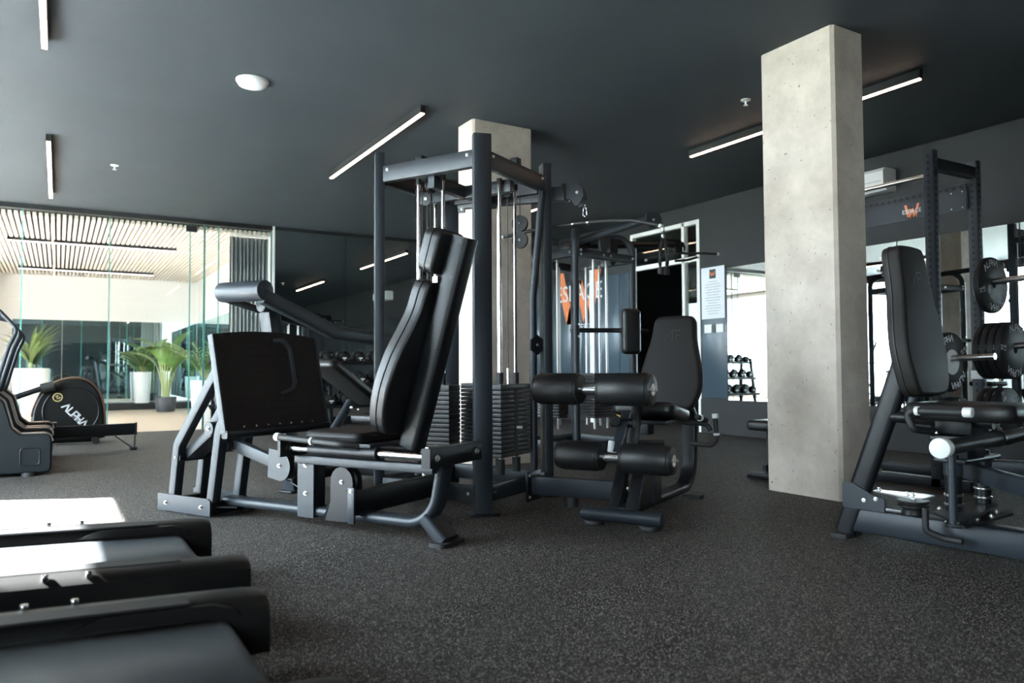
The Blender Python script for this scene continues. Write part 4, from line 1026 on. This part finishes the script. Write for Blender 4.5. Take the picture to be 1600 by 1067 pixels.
# lower pulleys
MB().prism(round_poly([(-.16, .165), (.07, .165), (.07, .235), (.0, .25), (-.10, .30), (-.16, .30)], .008), (-.055, -.14, 0), (0, -1, 0), (0, 0, 1), .012).obj('bracket_plate', P, hm)
for p in ((-.064, -.10, .215), (-.064, -.165, .23)): bolt(hm, p, (-1, 0, 0), 1.0)
pulley(hm, (.0, -.33, .225), (0, 0, 1), .075, .03); pulley(hm, (.0, -.33, .19), (0, 0, 1), .06, .04)
MB().prism(round_poly([(-.16, -.03), (.06, -.075), (.12, -.07), (.12, .07), (.06, .075), (-.16, .03)], .02), (.0, -.29, .262), (0, -1, 0), (1, 0, 0), .008).obj('cover_plate', M['steel'], hm)
for p in ((-.01, -.30), (-.01, -.33), (.02, -.14)): bolt(hm, (p[0], p[1], .268), (0, 0, 1), 1.2)
MB().prism(round_poly([(-.46, -.14), (-.38, -.15), (.20, -.06), (.26, .0), (.20, .06), (-.28, .05)], .03), (.08, -.56, .225), (1, 0, 0), (0, 1, 0), .012).obj('cam_plate', P2, hm)
MB().prism(round_poly([(-.30, -.05), (.24, -.06), (.28, .0), (.24, .06), (-.30, .05)], .03), (.12, -.60, .175), (1, 0, 0), (0, 1, 0), .012).obj('cam_plate', P2, hm)
for p in ((.02, -.62, .185), (.16, -.63, .185), (.3, -.6, .185), (-.1, -.5, .233)): bolt(hm, p, (0, 0, 1), 1.1)
MB().tube(fillet([(-.14, -.45, .23), (-.14, -.45, .12), (-.10, -.52, .09), (-.10, -.60, .09)], .03, 4), .016, 10).obj('stop_lever', M['rubber'], hm)
# foot bar with chrome cap, leg levers
fb = MB().cyl((-.435, -.66, .560), (.62, -.655, .572), .036, 20).obj('foot_bar', M['rubber'], hm)
MB().cyl((-.455, -.66, .560), (-.405, -.66, .5605), .046, 24, .005).obj('bar_cap', M['alu'], fb)
MB().cyl((.17, -.658, .567), (.185, -.658, .567), .044, 20).obj('bar_ring', M['plastic'], fb)
MB().cyl((-.335, -.66, .215), (-.335, -.66, .56), .018, 14).obj('bar_stem', P, hm)
for x0, y0, x1, y1 in ((.16, -.52, -.66, -1.32), (.35, -.56, .62, -1.35)):
    MB().bar((x0, y0, .40), (x1, y1, .40), .055, .085, .012).obj('leg_lever', P, hm)
    MB().cushion(round_poly([(-.13, -.1), (.13, -.1), (.13, .1), (-.13, .1)], .04, 5), (x1+.02, y1+.1, .62), (0, 1, 0), (0, 0, 1), .07, .03).obj('knee_pad', M['leather'], hm)
    MB().cyl((x1, y1+.05, .36), (x1, y1+.1, .56), .022, 12).obj('pad_stem', P2, hm)
MB().box((.02, -1.9, .9), (.42, .30, 1.6), r=.03).obj('stack_shroud', P2, hm)
MB().bar((-.20, -1.72, .05), (.24, -1.72, .05), .09, .09, .012).obj('front_foot', P2, hm)

# ------------------------------------------------------------------ power rack with bumper plates
rk = thing('power_rack', 'tall black perforated power rack with logo cross plate behind the near column', 'power rack', (6.08, 3.88, 0))
RO = Vector((6.08, 3.88, 0)); RX = (5.77, 6.39); RY = (3.27, 4.49)
def r_(x, y, z): return Vector((x, y, z))-RO
def holes(parent, p0, p1, n, nrm, r=.0145):
    p0, p1, nrm = Vector(p0), Vector(p1), Vector(nrm); mb = MB()
    for k in range(n): c = p0.lerp(p1, (k+.5)/n); mb.cyl(c-nrm*.004, c+nrm*.0006, r, 10)  # flat black discs on the face stand for the shaded holes
    return mb.obj('hole_shade_row', M['dark'], parent, smooth=0, kind='stuff')
for x in RX:
    for y in RY:
        up = MB().bar(r_(x, y, 0.0), r_(x, y, 2.6), .075, .075, .005, up=(0, 1, 0)).obj('upright', M['rackpaint'], rk)
        if y < 4:
            holes(up, r_(x, y-.0375, .15), r_(x, y-.0375, 2.58), 48, (0, -1, 0)); holes(up, r_(x-.0375, y, .15), r_(x-.0375, y, 2.58), 48, (-1, 0, 0), .0115)
        else: holes(up, r_(x-.0375, y, .15), r_(x-.0375, y, 2.58), 48, (-1, 0, 0), .0115)
        MB().box(r_(x, y, .006), (.13, .13, .012)).obj('foot_plate', P2, up)
for y in RY: MB().bar(r_(RX[0], y, 2.50), r_(RX[1], y, 2.50), .07, .09, .005).obj('top_beam', P2, rk)
MB().cyl(r_(RX[0], RY[0], 2.41), r_(RX[0], RY[1], 2.41), .018, 16).obj('pull_up_bar', M['steel'], rk)
pl = MB().box(r_(6.33, 3.88, 2.315), (.010, 1.16, .215)).obj('logo_plate', M['rackpaint'], rk)
tb = MB().bar(r_(6.39, RY[0], 2.40), r_(6.39, RY[1], 2.40), .07, .07, .005).obj('rear_beam', M['rackpaint'], rk)
holes(pl, r_(6.325, 3.31, 2.395), r_(6.325, 4.45, 2.395), 20, (-1, 0, 0), .013)
for y in (3.33, 3.42):
    for z in (2.23, 2.36): bolt(pl, r_(6.324, y, z), (-1, 0, 0), .5)
big_W('letter_w', pl, r_(6.322, 3.755, 2.275), (0, -1, 0), (0, 0, 1), .115, .125, M['orange'], .003)
text_obj('lettering', 'ESPACE', .052, M['print'], pl, r_(6.319, 3.755, 2.275), (0, -1, 0), (0, 0, 1))
for x in RX: MB().bar(r_(x, RY[0]-.25, .04), r_(x, RY[1]+.1, .04), .075, .075, .005).obj('base_rail', P, rk)
br = MB().bar(r_(RX[0], 3.75, .05), r_(RX[0], 4.42, .62), .06, .06, .005).obj('diagonal_brace', M['roughmetal'], rk)
for x, y, z, n in ((RX[0], RY[0], 2.55, 1), (RX[0], RY[0], 2.42, 1), (RX[1], RY[0], 2.55, 1), (RX[1], RY[0], 2.40, 1)):
    MB().lathe(r_(x, y-.037, z), (0, -1, 0), [(0, .020), (.008, .020), (.012, .012)], 6).obj('hex_bolt', M['plastic'], rk)
def peg(x, z, L=.36):
    p = MB().cyl(r_(x, RY[0]-.03, z), r_(x, RY[0]-.03-L, z+.012), .0245, 18).obj('plate_peg', M['steel'], rk)
    MB().cyl(r_(x, RY[0]-.03, z), r_(x, RY[0]-.045, z), .05, 18).obj('peg_flange', P2, p); return p
peg(6.39, 1.60); peg(6.39, 1.075); peg(6.39, .56); peg(5.77, .985, .40); peg(5.77, .50)
MB().box(r_(6.39, RY[0]-.0, .86), (.09, .09, .07), r=.004).obj('j_hook', M['alu'], rk)

def plate_proto(white=False):
    t = thing('bumper_plate', 'x', 'weight plate', (0, 0, 0))
    R, th = .225, .052
    prof = [(0, .03), (0, .10), (.006, .105), (.006, .15), (0, .155), (0, R-.012), (.006, R-.003), (.012, R), (th-.012, R), (th-.006, R-.003), (th, R-.012), (th, .03)]
    MB().lathe((0, th/2, 0), (0, -1, 0), prof, 48, cap=False).obj('disc', M['bumper'], t)
    MB().lathe((0, th/2+.001, 0), (0, -1, 0), [(0, .028), (0, .095 if white else .045), (th+.002, .095 if white else .045), (th+.002, .028), (0, .028)], 36, cap=False).obj('hub', M['alu'] if white else M['bumper'], t)
    mb = MB(); y = -th/2-.0012
    alpha_arc(mb, (0, y, 0), (1, 0, 0), (0, 0, 1), .158, .045, 90); alpha_arc(mb, (0, y, 0), (1, 0, 0), (0, 0, 1), .158, .045, 270)
    mb.obj('lettering', M['print'] if white else M['printgrey'], t, smooth=0)
    for a in (0, 180):
        o = text_obj('lettering', '25\nLB', .045, M['printgrey'], t, (.178*math.cos(math.radians(a)), y, 0), (0, 0, 1 if a == 0 else 1), (-1, 0, 0) if a == 0 else (-1, 0, 0))
    return t
pw = plate_proto(); pww = plate_proto(True); used = {}
def plate(src, loc, rx, label, group):
    o = src if src.name not in used else dup(src)
    used[src.name] = 1
    o.location = loc; o.rotation_euler = (0, rx, 0); tag(o, label, 'weight plate', group); return o
G = 'bumper plates on the rack pegs'
plate(pw, (6.39, 3.165, 1.575), -.25, 'single black bumper plate on the highest rack peg', G)
for k in range(4): plate(pw, (6.39, 3.19-k*.056, 1.05), .12, ('rearmost', 'second', 'third', 'front')[k]+' bumper plate of the four on the middle rack peg', G)
for k in range(3): plate(pw, (6.39, 3.19-k*.056, .535), .9+k*.1, ('rearmost', 'middle', 'front')[k]+' bumper plate of the three on the lowest right rack peg', G)
plate(pww, (5.77, 3.17, .96), -.5, 'bumper plate with a pale round centre behind the hip machine backrest', G)
for k in range(2): plate(pw, (5.77, 3.17-k*.056, .475), -.6, ('rear', 'front')[k]+' bumper plate low on the left rack upright', G)

# flat bench inside the rack
fbn = thing('flat_bench', 'black flat bench half hidden behind the near concrete column', 'bench', (5.34, 4.22, 0))
MB().cushion(round_poly([(-.48, -.13), (.48, -.13), (.48, .13), (-.48, .13)], .05, 5), (0, 0, .455), (1, 0, 0), (0, 1, 0), .085, .03).obj('pad', M['leather'], fbn)
MB().bar((-.30, 0, .385), (.30, 0, .385), .07, .05, .008).obj('spine', P2, fbn)
for x in (-.33, .33):
    MB().bar((x, 0, .04), (x*.9, 0, .40), .08, .06, .008, up=(0, 1, 0)).obj('leg', P2, fbn)
    MB().bar((x, -.22, .03), (x, .22, .03), .06, .05, .01).obj('foot', P2, fbn)
MB().prism([(0, 0), (.03, 0), (.10, -.09), (.22, -.09), (.22, -.06), (.11, -.06), (.05, .02), (.22, .03), (.22, .06), (0, .04)], (-.46, -.05, .10), (1, 0, 0), (0, 0, 1), .03).obj('foot_bracket', P2, fbn)

# ------------------------------------------------------------------ treadmills in the foreground
def treadmill(x_rear, yc, label):
    t = thing('treadmill', label, 'treadmill', (x_rear, yc, 0), 0, 'treadmills facing the windows')
    T = math.tan(math.radians(2.2))
    def p(x, y, z): return Vector((x, y, z-x*T))         # x negative towards the front
    # belt wrapped over the rear roller
    mb = MB(); prof = [(-1.85, .205)]+[(-.155+.0, .205)]+[(-.155+.05*math.sin(math.radians(a)), .155+.05*math.cos(math.radians(a))) for a in range(15, 181, 15)]
    rings = []
    for x, z in prof: rings.append([mb.bm.verts.new(p(x, -.31, z)), mb.bm.verts.new(p(x, .31, z))])
    for a, b in zip(rings, rings[1:]): mb.bm.faces.new((a[0], a[1], b[1], b[0]))
    o = mb.obj('belt', M['belt'], t); md = o.modifiers.new('thick', 'SOLIDIFY'); md.thickness = .004; md.offset = -1
    MB().box(p(-1.02, 0, .11), (1.66, .60, .05)).obj('deck', M['plastic'], t)
    for s in (-1, 1):
        # side rail, rounded on top, curling round the rear corner
        c = s*.395
        sec = [(-.092, -.10), (.092, -.10), (.092, .035), (.080, .052), (.055, .062), (-.03, .062), (-.055, .055), (-.075, .035), (-.092, .0)]
        sec = [(a*s, b) for a, b in sec]
        mb = MB(); rings = []
        for x, k in ((-1.9, 1), (-1.2, 1), (-.6, 1), (-.16, 1), (-.06, .985), (-.02, .94), (0, .86)):
            rings.append(mb._ring([p(x, c+a*(1 if k == 1 else .5+.5*k), .19+b*(k if b > 0 else 1)) for a, b in sec]))
        mb._skin(rings); rail = mb.obj('side_rail', M['plastic'], t, smooth=35)
        MB().box(p(-.62, c-s*.03, .252), (.80, .085, .006), Matrix.Rotation(math.atan(T), 3, 'Y')).obj('foot_strip', M['rubber'], rail)
        # inner step-down lip near the rear
        MB().prism([(-.52, .0), (-.44, .03), (-.16, .03), (-.10, .012), (-.05, -.06), (-.12, -.06), (-.18, -.002)], p(0, s*.318, .215), (1, 0, -T), (0, 0, 1), .022).obj('belt_guard', M['plastic'], rail)
        for x in (-.50, -.62+.0, -.80): MB().box(p(x, c+s*.075, .252), (.020, .020, .022), r=.006).obj('rail_clip', M['chrome'], rail)
    MB().cyl(p(-.15, -.36, .155), p(-.15, .36, .155), .036, 18).obj('rear_roller', M['rubber'], t)
    for s in (-1, 1): MB().cyl((-.12, s*.40, 0), (-.12, s*.40, .10), .035, 14).obj('rear_foot', M['rubber'], t)
    # front motor hood, uprights, console
    MB().prism(round_poly([(-2.35, .03), (-1.8, .03), (-1.8, .30), (-1.92, .36), (-2.2, .36), (-2.35, .22)], .05), (0, 0, 0), (1, 0, 0), (0, 0, 1), .88).obj('motor_hood', M['greyplastic'], t)
    for s in (-1, 1):
        MB().bar((-2.12, s*.40, .10), (-2.05, s*.40, 1.22), .05, .10, .012, up=(0, 1, 0)).obj('upright', P, t)
        MB().tube(fillet([(-2.05, s*.40, 1.10), (-1.95, s*.40, 1.05), (-1.78, s*.40, 1.0)], .1, 4), .022, 12).obj('handrail', M['rubber'], t)
    cs = MB().prism(round_poly([(-.03, -.20), (.03, -.20), (.03, .20), (-.03, .20)], .02), (-2.08, 0, 1.33), (.95, 0, .3), (-.3, 0, .95), .86).obj('console', M['plastic'], t)
    MB().prism([(-.03, -.05), (.03, -.05), (.03, .05), (-.03, .05)], (-2.045, 0, 1.33), (0, 1, 0), (-.3, 0, .95), .004).obj('display', M['red'], cs)
    for k in range(2): MB().prism([(-.02, -.012), (.02, -.012), (.02, .012), (-.02, .012)], (-2.045, -.15+.3*k, 1.33), (0, 1, 0), (-.3, 0, .95), .004).obj('display', M['red'], cs)
    return t
treadmill(.595, 3.265, 'treadmill with sunlit belt, the farther of the two in the foreground')
treadmill(.55, 2.0, 'treadmill nearest the camera at the bottom left')

# ------------------------------------------------------------------ stair climbers
def climber(y0, label):
    t = thing('stair_climber', label, 'stair climber', (-.04, y0+.4, 0), 0, 'stair climbers by the windows')
    def body(off, z0=0): return round_poly([(-1.55, .03), (0.0, .03), (0.0, .37-off), (-.235, .37-off), (-.30, .43-off), (-.36, .66-off), (-.62, .90-off), (-1.2, .98-off), (-1.55, .6)], [.04, .05, .05, .05, .06, .08, .1, .1, .1], 5)
    for s in (-1, 1):
        sd = MB().prism(body(0), (0, s*.36, 0), (1, 0, 0), (0, 0, 1), .11, .012).obj('side_shell', M['greyplastic'], t)
        e = [Vector((x, s*.36, z)) for x, z in ((.004, .30), (-.02, .374), (-.235, .374), (-.30, .434), (-.36, .664), (-.62, .904), (-1.2, .984))]
        MB().tube(fillet(e, .05, 5), .0125, 10).obj('trim_strip', M['steel'], sd)
        r = round_poly([(-.235, .10), (-.09, .10), (-.09, .25), (-.235, .25)], .025, 4)
        MB().tube([Vector((a, s*.417, b)) for a, b in r+r[:1]], .005, 6).obj('access_panel', M['plastic'], sd)
        MB().tube(fillet([Vector((-.45, s*.36, .70)), Vector((-.335, s*.36, 1.15)), Vector((-.275, s*.36, 1.30)), Vector((-.42, s*.34, 1.47)), Vector((-1.15, s*.30, 1.62))], .08, 6), .017, 12).obj('handrail', P, t)
    for k in range(5):
        MB().box((-.16-k*.2, 0, .10+k*.17), (.22, .60, .03), r=.01).obj('step', M['grip'], t)
    MB().box((-1.0, 0, .30), (1.0, .60, .44), r=.03).obj('core', M['plastic'], t)
    MB().bar((-1.3, 0, .9), (-1.2, 0, 1.65), .50, .08, .02, up=(1, 0, 0)).obj('mast', M['plastic'], t)
    MB().prism(round_poly([(-.25, -.16), (.25, -.16), (.25, .16), (-.25, .16)], .03), (-1.18, 0, 1.72), (0, 1, 0), (-.35, 0, .94), .05).obj('console', M['plastic'], t)
    for s in (-1, 1): MB().cyl((-.17, s*.36, 0), (-.17, s*.36, .035), .06, 16).obj('foot', M['rubber'], t)
climber(7.93, 'dark stair climber at the left edge nearest the sun patch')
climber(8.95, 'dark stair climber behind the nearer stair climber')

# ------------------------------------------------------------------ elliptical with big lettered drive housing
el = thing('elliptical', 'black elliptical trainer with large lettered flywheel housing by the studio glass', 'elliptical', (.12, 11.25, 0))
rp_ = smooth_poly([(-.36, .06), (-.40, .25), (-.38, .48), (-.27, .70), (-.08, .82), (.12, .84), (.27, .76), (.37, .58), (.405, .36), (.40, .14), (.36, .06)], 4)
hs_ = MB().prism(rp_, (0, 0, 0), (1, 0, 0), (0, 0, 1), .26, .03).obj('drive_housing', M['plastic'], el)
MB().tube([Vector((.03+.31*math.cos(a), -.132, .42+.31*math.sin(a))) for a in [2*math.pi*k/40 for k in range(41)]], .010, 6).obj('groove_ring', M['greyplastic'], hs_)
MB().tube([Vector((x*1.004, -.10, z)) for x, z in rp_[6:-8]], .016, 8).obj('bronze_trim', mat('bronze trim', (.16, .10, .07), .35, .6), hs_)
mb = MB(); d = math.radians(-48); alpha_line(mb, (-.075, -.135, .475), (math.cos(d), 0, math.sin(d)), (-math.sin(d), 0, math.cos(d)), .082, .2, .2)
mb.obj('lettering', M['print'], hs_, smooth=0)
text_obj('lettering', 'FITNESS', .05, M['printgrey'], hs_, (.085, -.135, .315), (math.cos(d), 0, math.sin(d)), (-math.sin(d), 0, math.cos(d)))
MB().tube([Vector((-.12+.05*math.cos(a), -.135, .60+.05*math.sin(a))) for a in [2*math.pi*k/24 for k in range(25)]], .006, 6).obj('badge_ring', M['gold'], hs_)
text_obj('lettering', 'AF', .06, M['gold'], hs_, (-.12, -.135, .60), (math.cos(d), 0, math.sin(d)), (-math.sin(d), 0, math.cos(d)))
MB().tube(fillet([(-.10, -.17, .74), (-.28, -.17, .72), (-.95, -.17, .47)], .1, 4), .035, 12).obj('pedal_arm', P2, el)
MB().tube([(-.16, -.17, .745), (-.30, -.17, .71)], .062, 16).obj('arm_boot', M['rubber'], el)
MB().bar((-1.5, 0, .06), (.34, 0, .06), .10, .09, .01).obj('base_rail', P2, el)
for x in (.30, -1.4):
    MB().bar((x, -.28, .045), (x, .28, .045), .07, .06, .01).obj('cross_foot', P2, el)
    for s in (-1, 1): MB().cyl((x, s*.27-.02, .045), (x, s*.27+.03, .045), .045, 16).obj('transport_wheel', M['rubber'], el)
MB().box((-.62, -.17, .30), (.36, .14, .05), r=.02).obj('pedal', M['rubber'], el)
MB().tube(fillet([(-1.25, 0, .1), (-1.22, 0, 1.2), (-1.1, -.22, 1.55)], .1, 4), .025, 12).obj('mast', P2, el)

# ------------------------------------------------------------------ rowing machine rail
rw = thing('rowing_machine', 'black rowing machine rail on a thin wire leg in front of the studio', 'rowing machine', (.3, 9.97, 0))
MB().bar((-1.5, 0, .22), (.50, 0, .245), .05, .135, .008).obj('rail', P2, rw)
MB().box((.50, 0, .247), (.02, .06, .145), r=.004).obj('rail_end', M['plastic'], rw)
MB().tube([(.49, -.02, .20), (.485, -.06, .03)], .006, 8).obj('wire_leg', P2, rw); MB().tube([(.28, -.02, .17), (.455, -.06, .03)], .006, 8).obj('wire_leg', P2, rw)
MB().tube([(.49, .02, .20), (.485, .06, .03)], .006, 8).obj('wire_leg', P2, rw); MB().tube([(.28, .02, .17), (.455, .06, .03)], .006, 8).obj('wire_leg', P2, rw)
MB().box((.47, 0, .018), (.075, .17, .036), r=.01).obj('foot', M['rubber'], rw)
MB().box((-.42, 0, .33), (.24, .22, .05), r=.03).obj('seat', M['leather'], rw); MB().box((-.42, 0, .295), (.12, .09, .04)).obj('seat_carriage', P2, rw)
MB().cyl((-1.7, -.12, .35), (-1.7, .12, .35), .28, 32, .02).obj('flywheel_housing', M['plastic'], rw)
for s in (-1, 1): MB().cyl((-1.7, s*.18, 0), (-1.62, 0, .25), .02, 10).obj('front_leg', P2, rw)

# ------------------------------------------------------------------ dumbbell rack in front of the back mirror
dr = thing('dumbbell_rack', 'long three tier black dumbbell rack before the back mirror', 'rack', (3.83, 12.3, 0))
for x in (-1.75, 0, 1.75):
    for y in (-.22, .22): MB().bar((x, y, .0), (x, y*.6+.06, 1.16), .06, .06, .006, up=(0, 1, 0)).obj('post', P2, dr)
    MB().bar((x, -.30, .03), (x, .30, .03), .07, .06, .008).obj('foot', P2, dr)
TIERS = ((1.08, .10), (.72, 0.0), (.36, -.08))
for z, y in TIERS:
    MB().box((0, y, z), (3.7, .34, .014), Matrix.Rotation(.22, 3, 'X')).obj('shelf', P2, dr)
    MB().box((0, y-.17, z-.03), (3.7, .014, .05)).obj('shelf_lip', P2, dr)
def dumbbell(r, L):
    t = thing('dumbbell', 'x', 'dumbbell', (0, 0, 0))
    MB().cyl((0, -L/2, 0), (0, L/2, 0), .017, 12).obj('handle', M['chrome'], t)
    for s in (-1, 1):
        h = MB().cyl((0, s*L/2, 0), (0, s*(L/2-.10), 0), r, 20, .012).obj('head', M['bumper'], t)
        MB().box((0, s*(L/2+.001), .0), (r*.9, .003, .022)).obj('label_strip', M['print'], h)
        MB().box((0, s*(L/2+.001), -.03), (.02, .003, .014)).obj('label_digit', M['print'], h)
    return t
ORD = 'first second third fourth fifth sixth seventh eighth ninth tenth eleventh twelfth thirteenth'.split()
LB = {0: 'top', 1: 'middle', 2: 'bottom'}
for k, (z, y) in enumerate(TIERS):
    src = None; n = 13; r = (.070, .078, .085)[k]
    for i in range(n):
        d = dumbbell(r, .31) if src is None else dup(src)
        src = src or d
        d.location = (3.83-1.68+i*.28, 12.3+y, z+r+.012); d.rotation_euler = (.22, 0, 0)
        tag(d, '%s dumbbell from the left on the %s tier of the dumbbell rack' % (ORD[i], LB[k]), 'dumbbell', 'dumbbells on the %s tier' % LB[k])

# ------------------------------------------------------------------ studio plants and curtain
def blade(mb, base, az, el, L, w, droop, n=7, fold=.15):
    """one curved leaf: base point, azimuth, start elevation, length, width, droop"""
    p = Vector(base); rows = []; e = el
    prof = [.25, .7, .95, 1.0, .85, .55, .06] if n == 7 else [math.sin(math.pi*min(.98, (.12+.88*i/(n-1)))) for i in range(n)]
    side = Vector((-math.sin(az), math.cos(az), 0))
    for i in range(n):
        d = Vector((math.cos(az)*math.cos(e), math.sin(az)*math.cos(e), math.sin(e))); up = side.cross(d)
        hw = w*prof[i]/2
        rows.append([mb.bm.verts.new(p-side*hw+up*hw*fold*-1), mb.bm.verts.new(p+up*0), mb.bm.verts.new(p+side*hw-up*hw*fold)])
        p = p+d*L/(n-1); e -= droop/(n-1)
    for a, b in zip(rows, rows[1:]):
        for j in (0, 1): mb.bm.faces.new((a[j], a[j+1], b[j+1], b[j]))
def pot(t, r0, r1, h, m):
    MB().lathe((0, 0, 0), (0, 0, 1), [(0, r0*.9), (.03, r0), (h*.6, (r0*.4+r1*.6)*1.02), (h, r1), (h, r1-.02), (h-.05, r1-.03)], 28).obj('pot', m, t)
    MB().cyl((0, 0, h-.07), (0, 0, h-.05), r1-.03, 24).obj('soil', M['soil'], t)
rnd = random.Random(3)
def yucca(loc, r0, r1, h, label, nl, L, lm, group=None, w=.055, el=(.5, 1.5), droop=(.5, 1.2)):
    t = thing('potted_plant', label, 'plant', loc, 0, group); pot(t, r0, r1, h, M['whiteplastic'])
    MB().cyl((0, 0, h-.06), (0, 0, h+.12), .04, 10).obj('trunk', M['stem'], t)
    for i in range(nl):
        mb = MB(); blade(mb, (0, 0, h+.04+rnd.random()*.12), rnd.random()*6.28, rnd.uniform(*el), L*rnd.uniform(.75, 1.1), w, rnd.uniform(*droop))
        mb.obj('leaf', lm, t, smooth=60)
def banana(loc, label):
    t = thing('potted_plant', label, 'plant', loc); pot(t, .20, .23, .34, M['potdark'])
    for i in range(13):
        az = i*2.4+rnd.random()*.5; x, y = .06*math.cos(az), .06*math.sin(az); hh = rnd.uniform(.85, 1.35)
        MB().tube([(x, y, .26), (x*1.6, y*1.6, hh*.7), (x*3.0, y*3.0, hh)], .014, 8).obj('stalk', M['stem'], t)
        mb = MB(); blade(mb, (x*3.0, y*3.0, hh-.02), az, rnd.uniform(.8, 1.4), rnd.uniform(.55, .8), rnd.uniform(.40, .52), rnd.uniform(.8, 1.9), fold=.25)
        mb.obj('leaf', M['leaf'], t, smooth=60)
def palm(loc, label, r0, h, nf, L, e0=.75, e1=1.4):
    t = thing('potted_plant', label, 'plant', loc); pot(t, r0*.85, r0, h, M['whiteplastic'])
    for i in range(nf):
        az = i*2.399; el = rnd.uniform(e0, e1); p = Vector((0, 0, h-.05)); mb = MB(); st = []
        e = el; ll = L*rnd.uniform(.8, 1.1); N = 12
        for k in range(N):
            dd = Vector((math.cos(az)*math.cos(e), math.sin(az)*math.cos(e), math.sin(e))); st.append(p.copy())
            if k > 2:
                for s in (-1, 1): blade(mb, p, az+s*.9, e*.7+.1, .26*(1.1-k/N*.5), .045, .6, n=5)
            p = p+dd*ll/N; e -= .10
        f = mb.obj('frond', M['leaf2'], t, smooth=60); MB().tube(st, .008, 6).obj('rachis', M['stem'], f)
yucca((-.50, 18.7, 0), .27, .34, 1.0, 'spiky yucca in a tall white pot left of the elliptical', 34, .95, M['leaf3'], el=(.95, 1.5), w=.09, droop=(.5, 1.3))
palm((1.75, 20.3, .16), 'bushy palm in a white pot left of the broad leaved plant', .20, .75, 14, .8, 1.15, 1.5)
banana((2.12, 18.9, 0), 'broad leaved banana plant in a dark grey pot')
palm((2.28, 14.7, 0), 'tall palm in a white pot beside the curtain', .22, .75, 14, 1.0, 1.2, 1.5)
mb = MB(); rings = []; n = 240
cv = thing('curtain', 'grey pleated curtain hanging inside the right end of the studio glass', 'curtain', (2.72, 13.06, 0))
for z in (.03, 1.6, 3.16):
    rings.append([(-.31+.62*i/n, .035*math.sin(i*.26+.5*math.sin(i*.07))*(1 if z < 3 else .8), z) for i in range(n+1)])
vs = [[mb.bm.verts.new(p) for p in r] for r in rings]
for a, b in zip(vs, vs[1:]):
    for i in range(n): mb.bm.faces.new((a[i], a[i+1], b[i+1], b[i]))
o = mb.obj('fabric', M['curtain'], cv, smooth=80); md = o.modifiers.new('thick', 'SOLIDIFY'); md.thickness = .003
MB().box((0, 0, 3.19), (.64, .05, .03)).obj('track', M['frame'], cv)
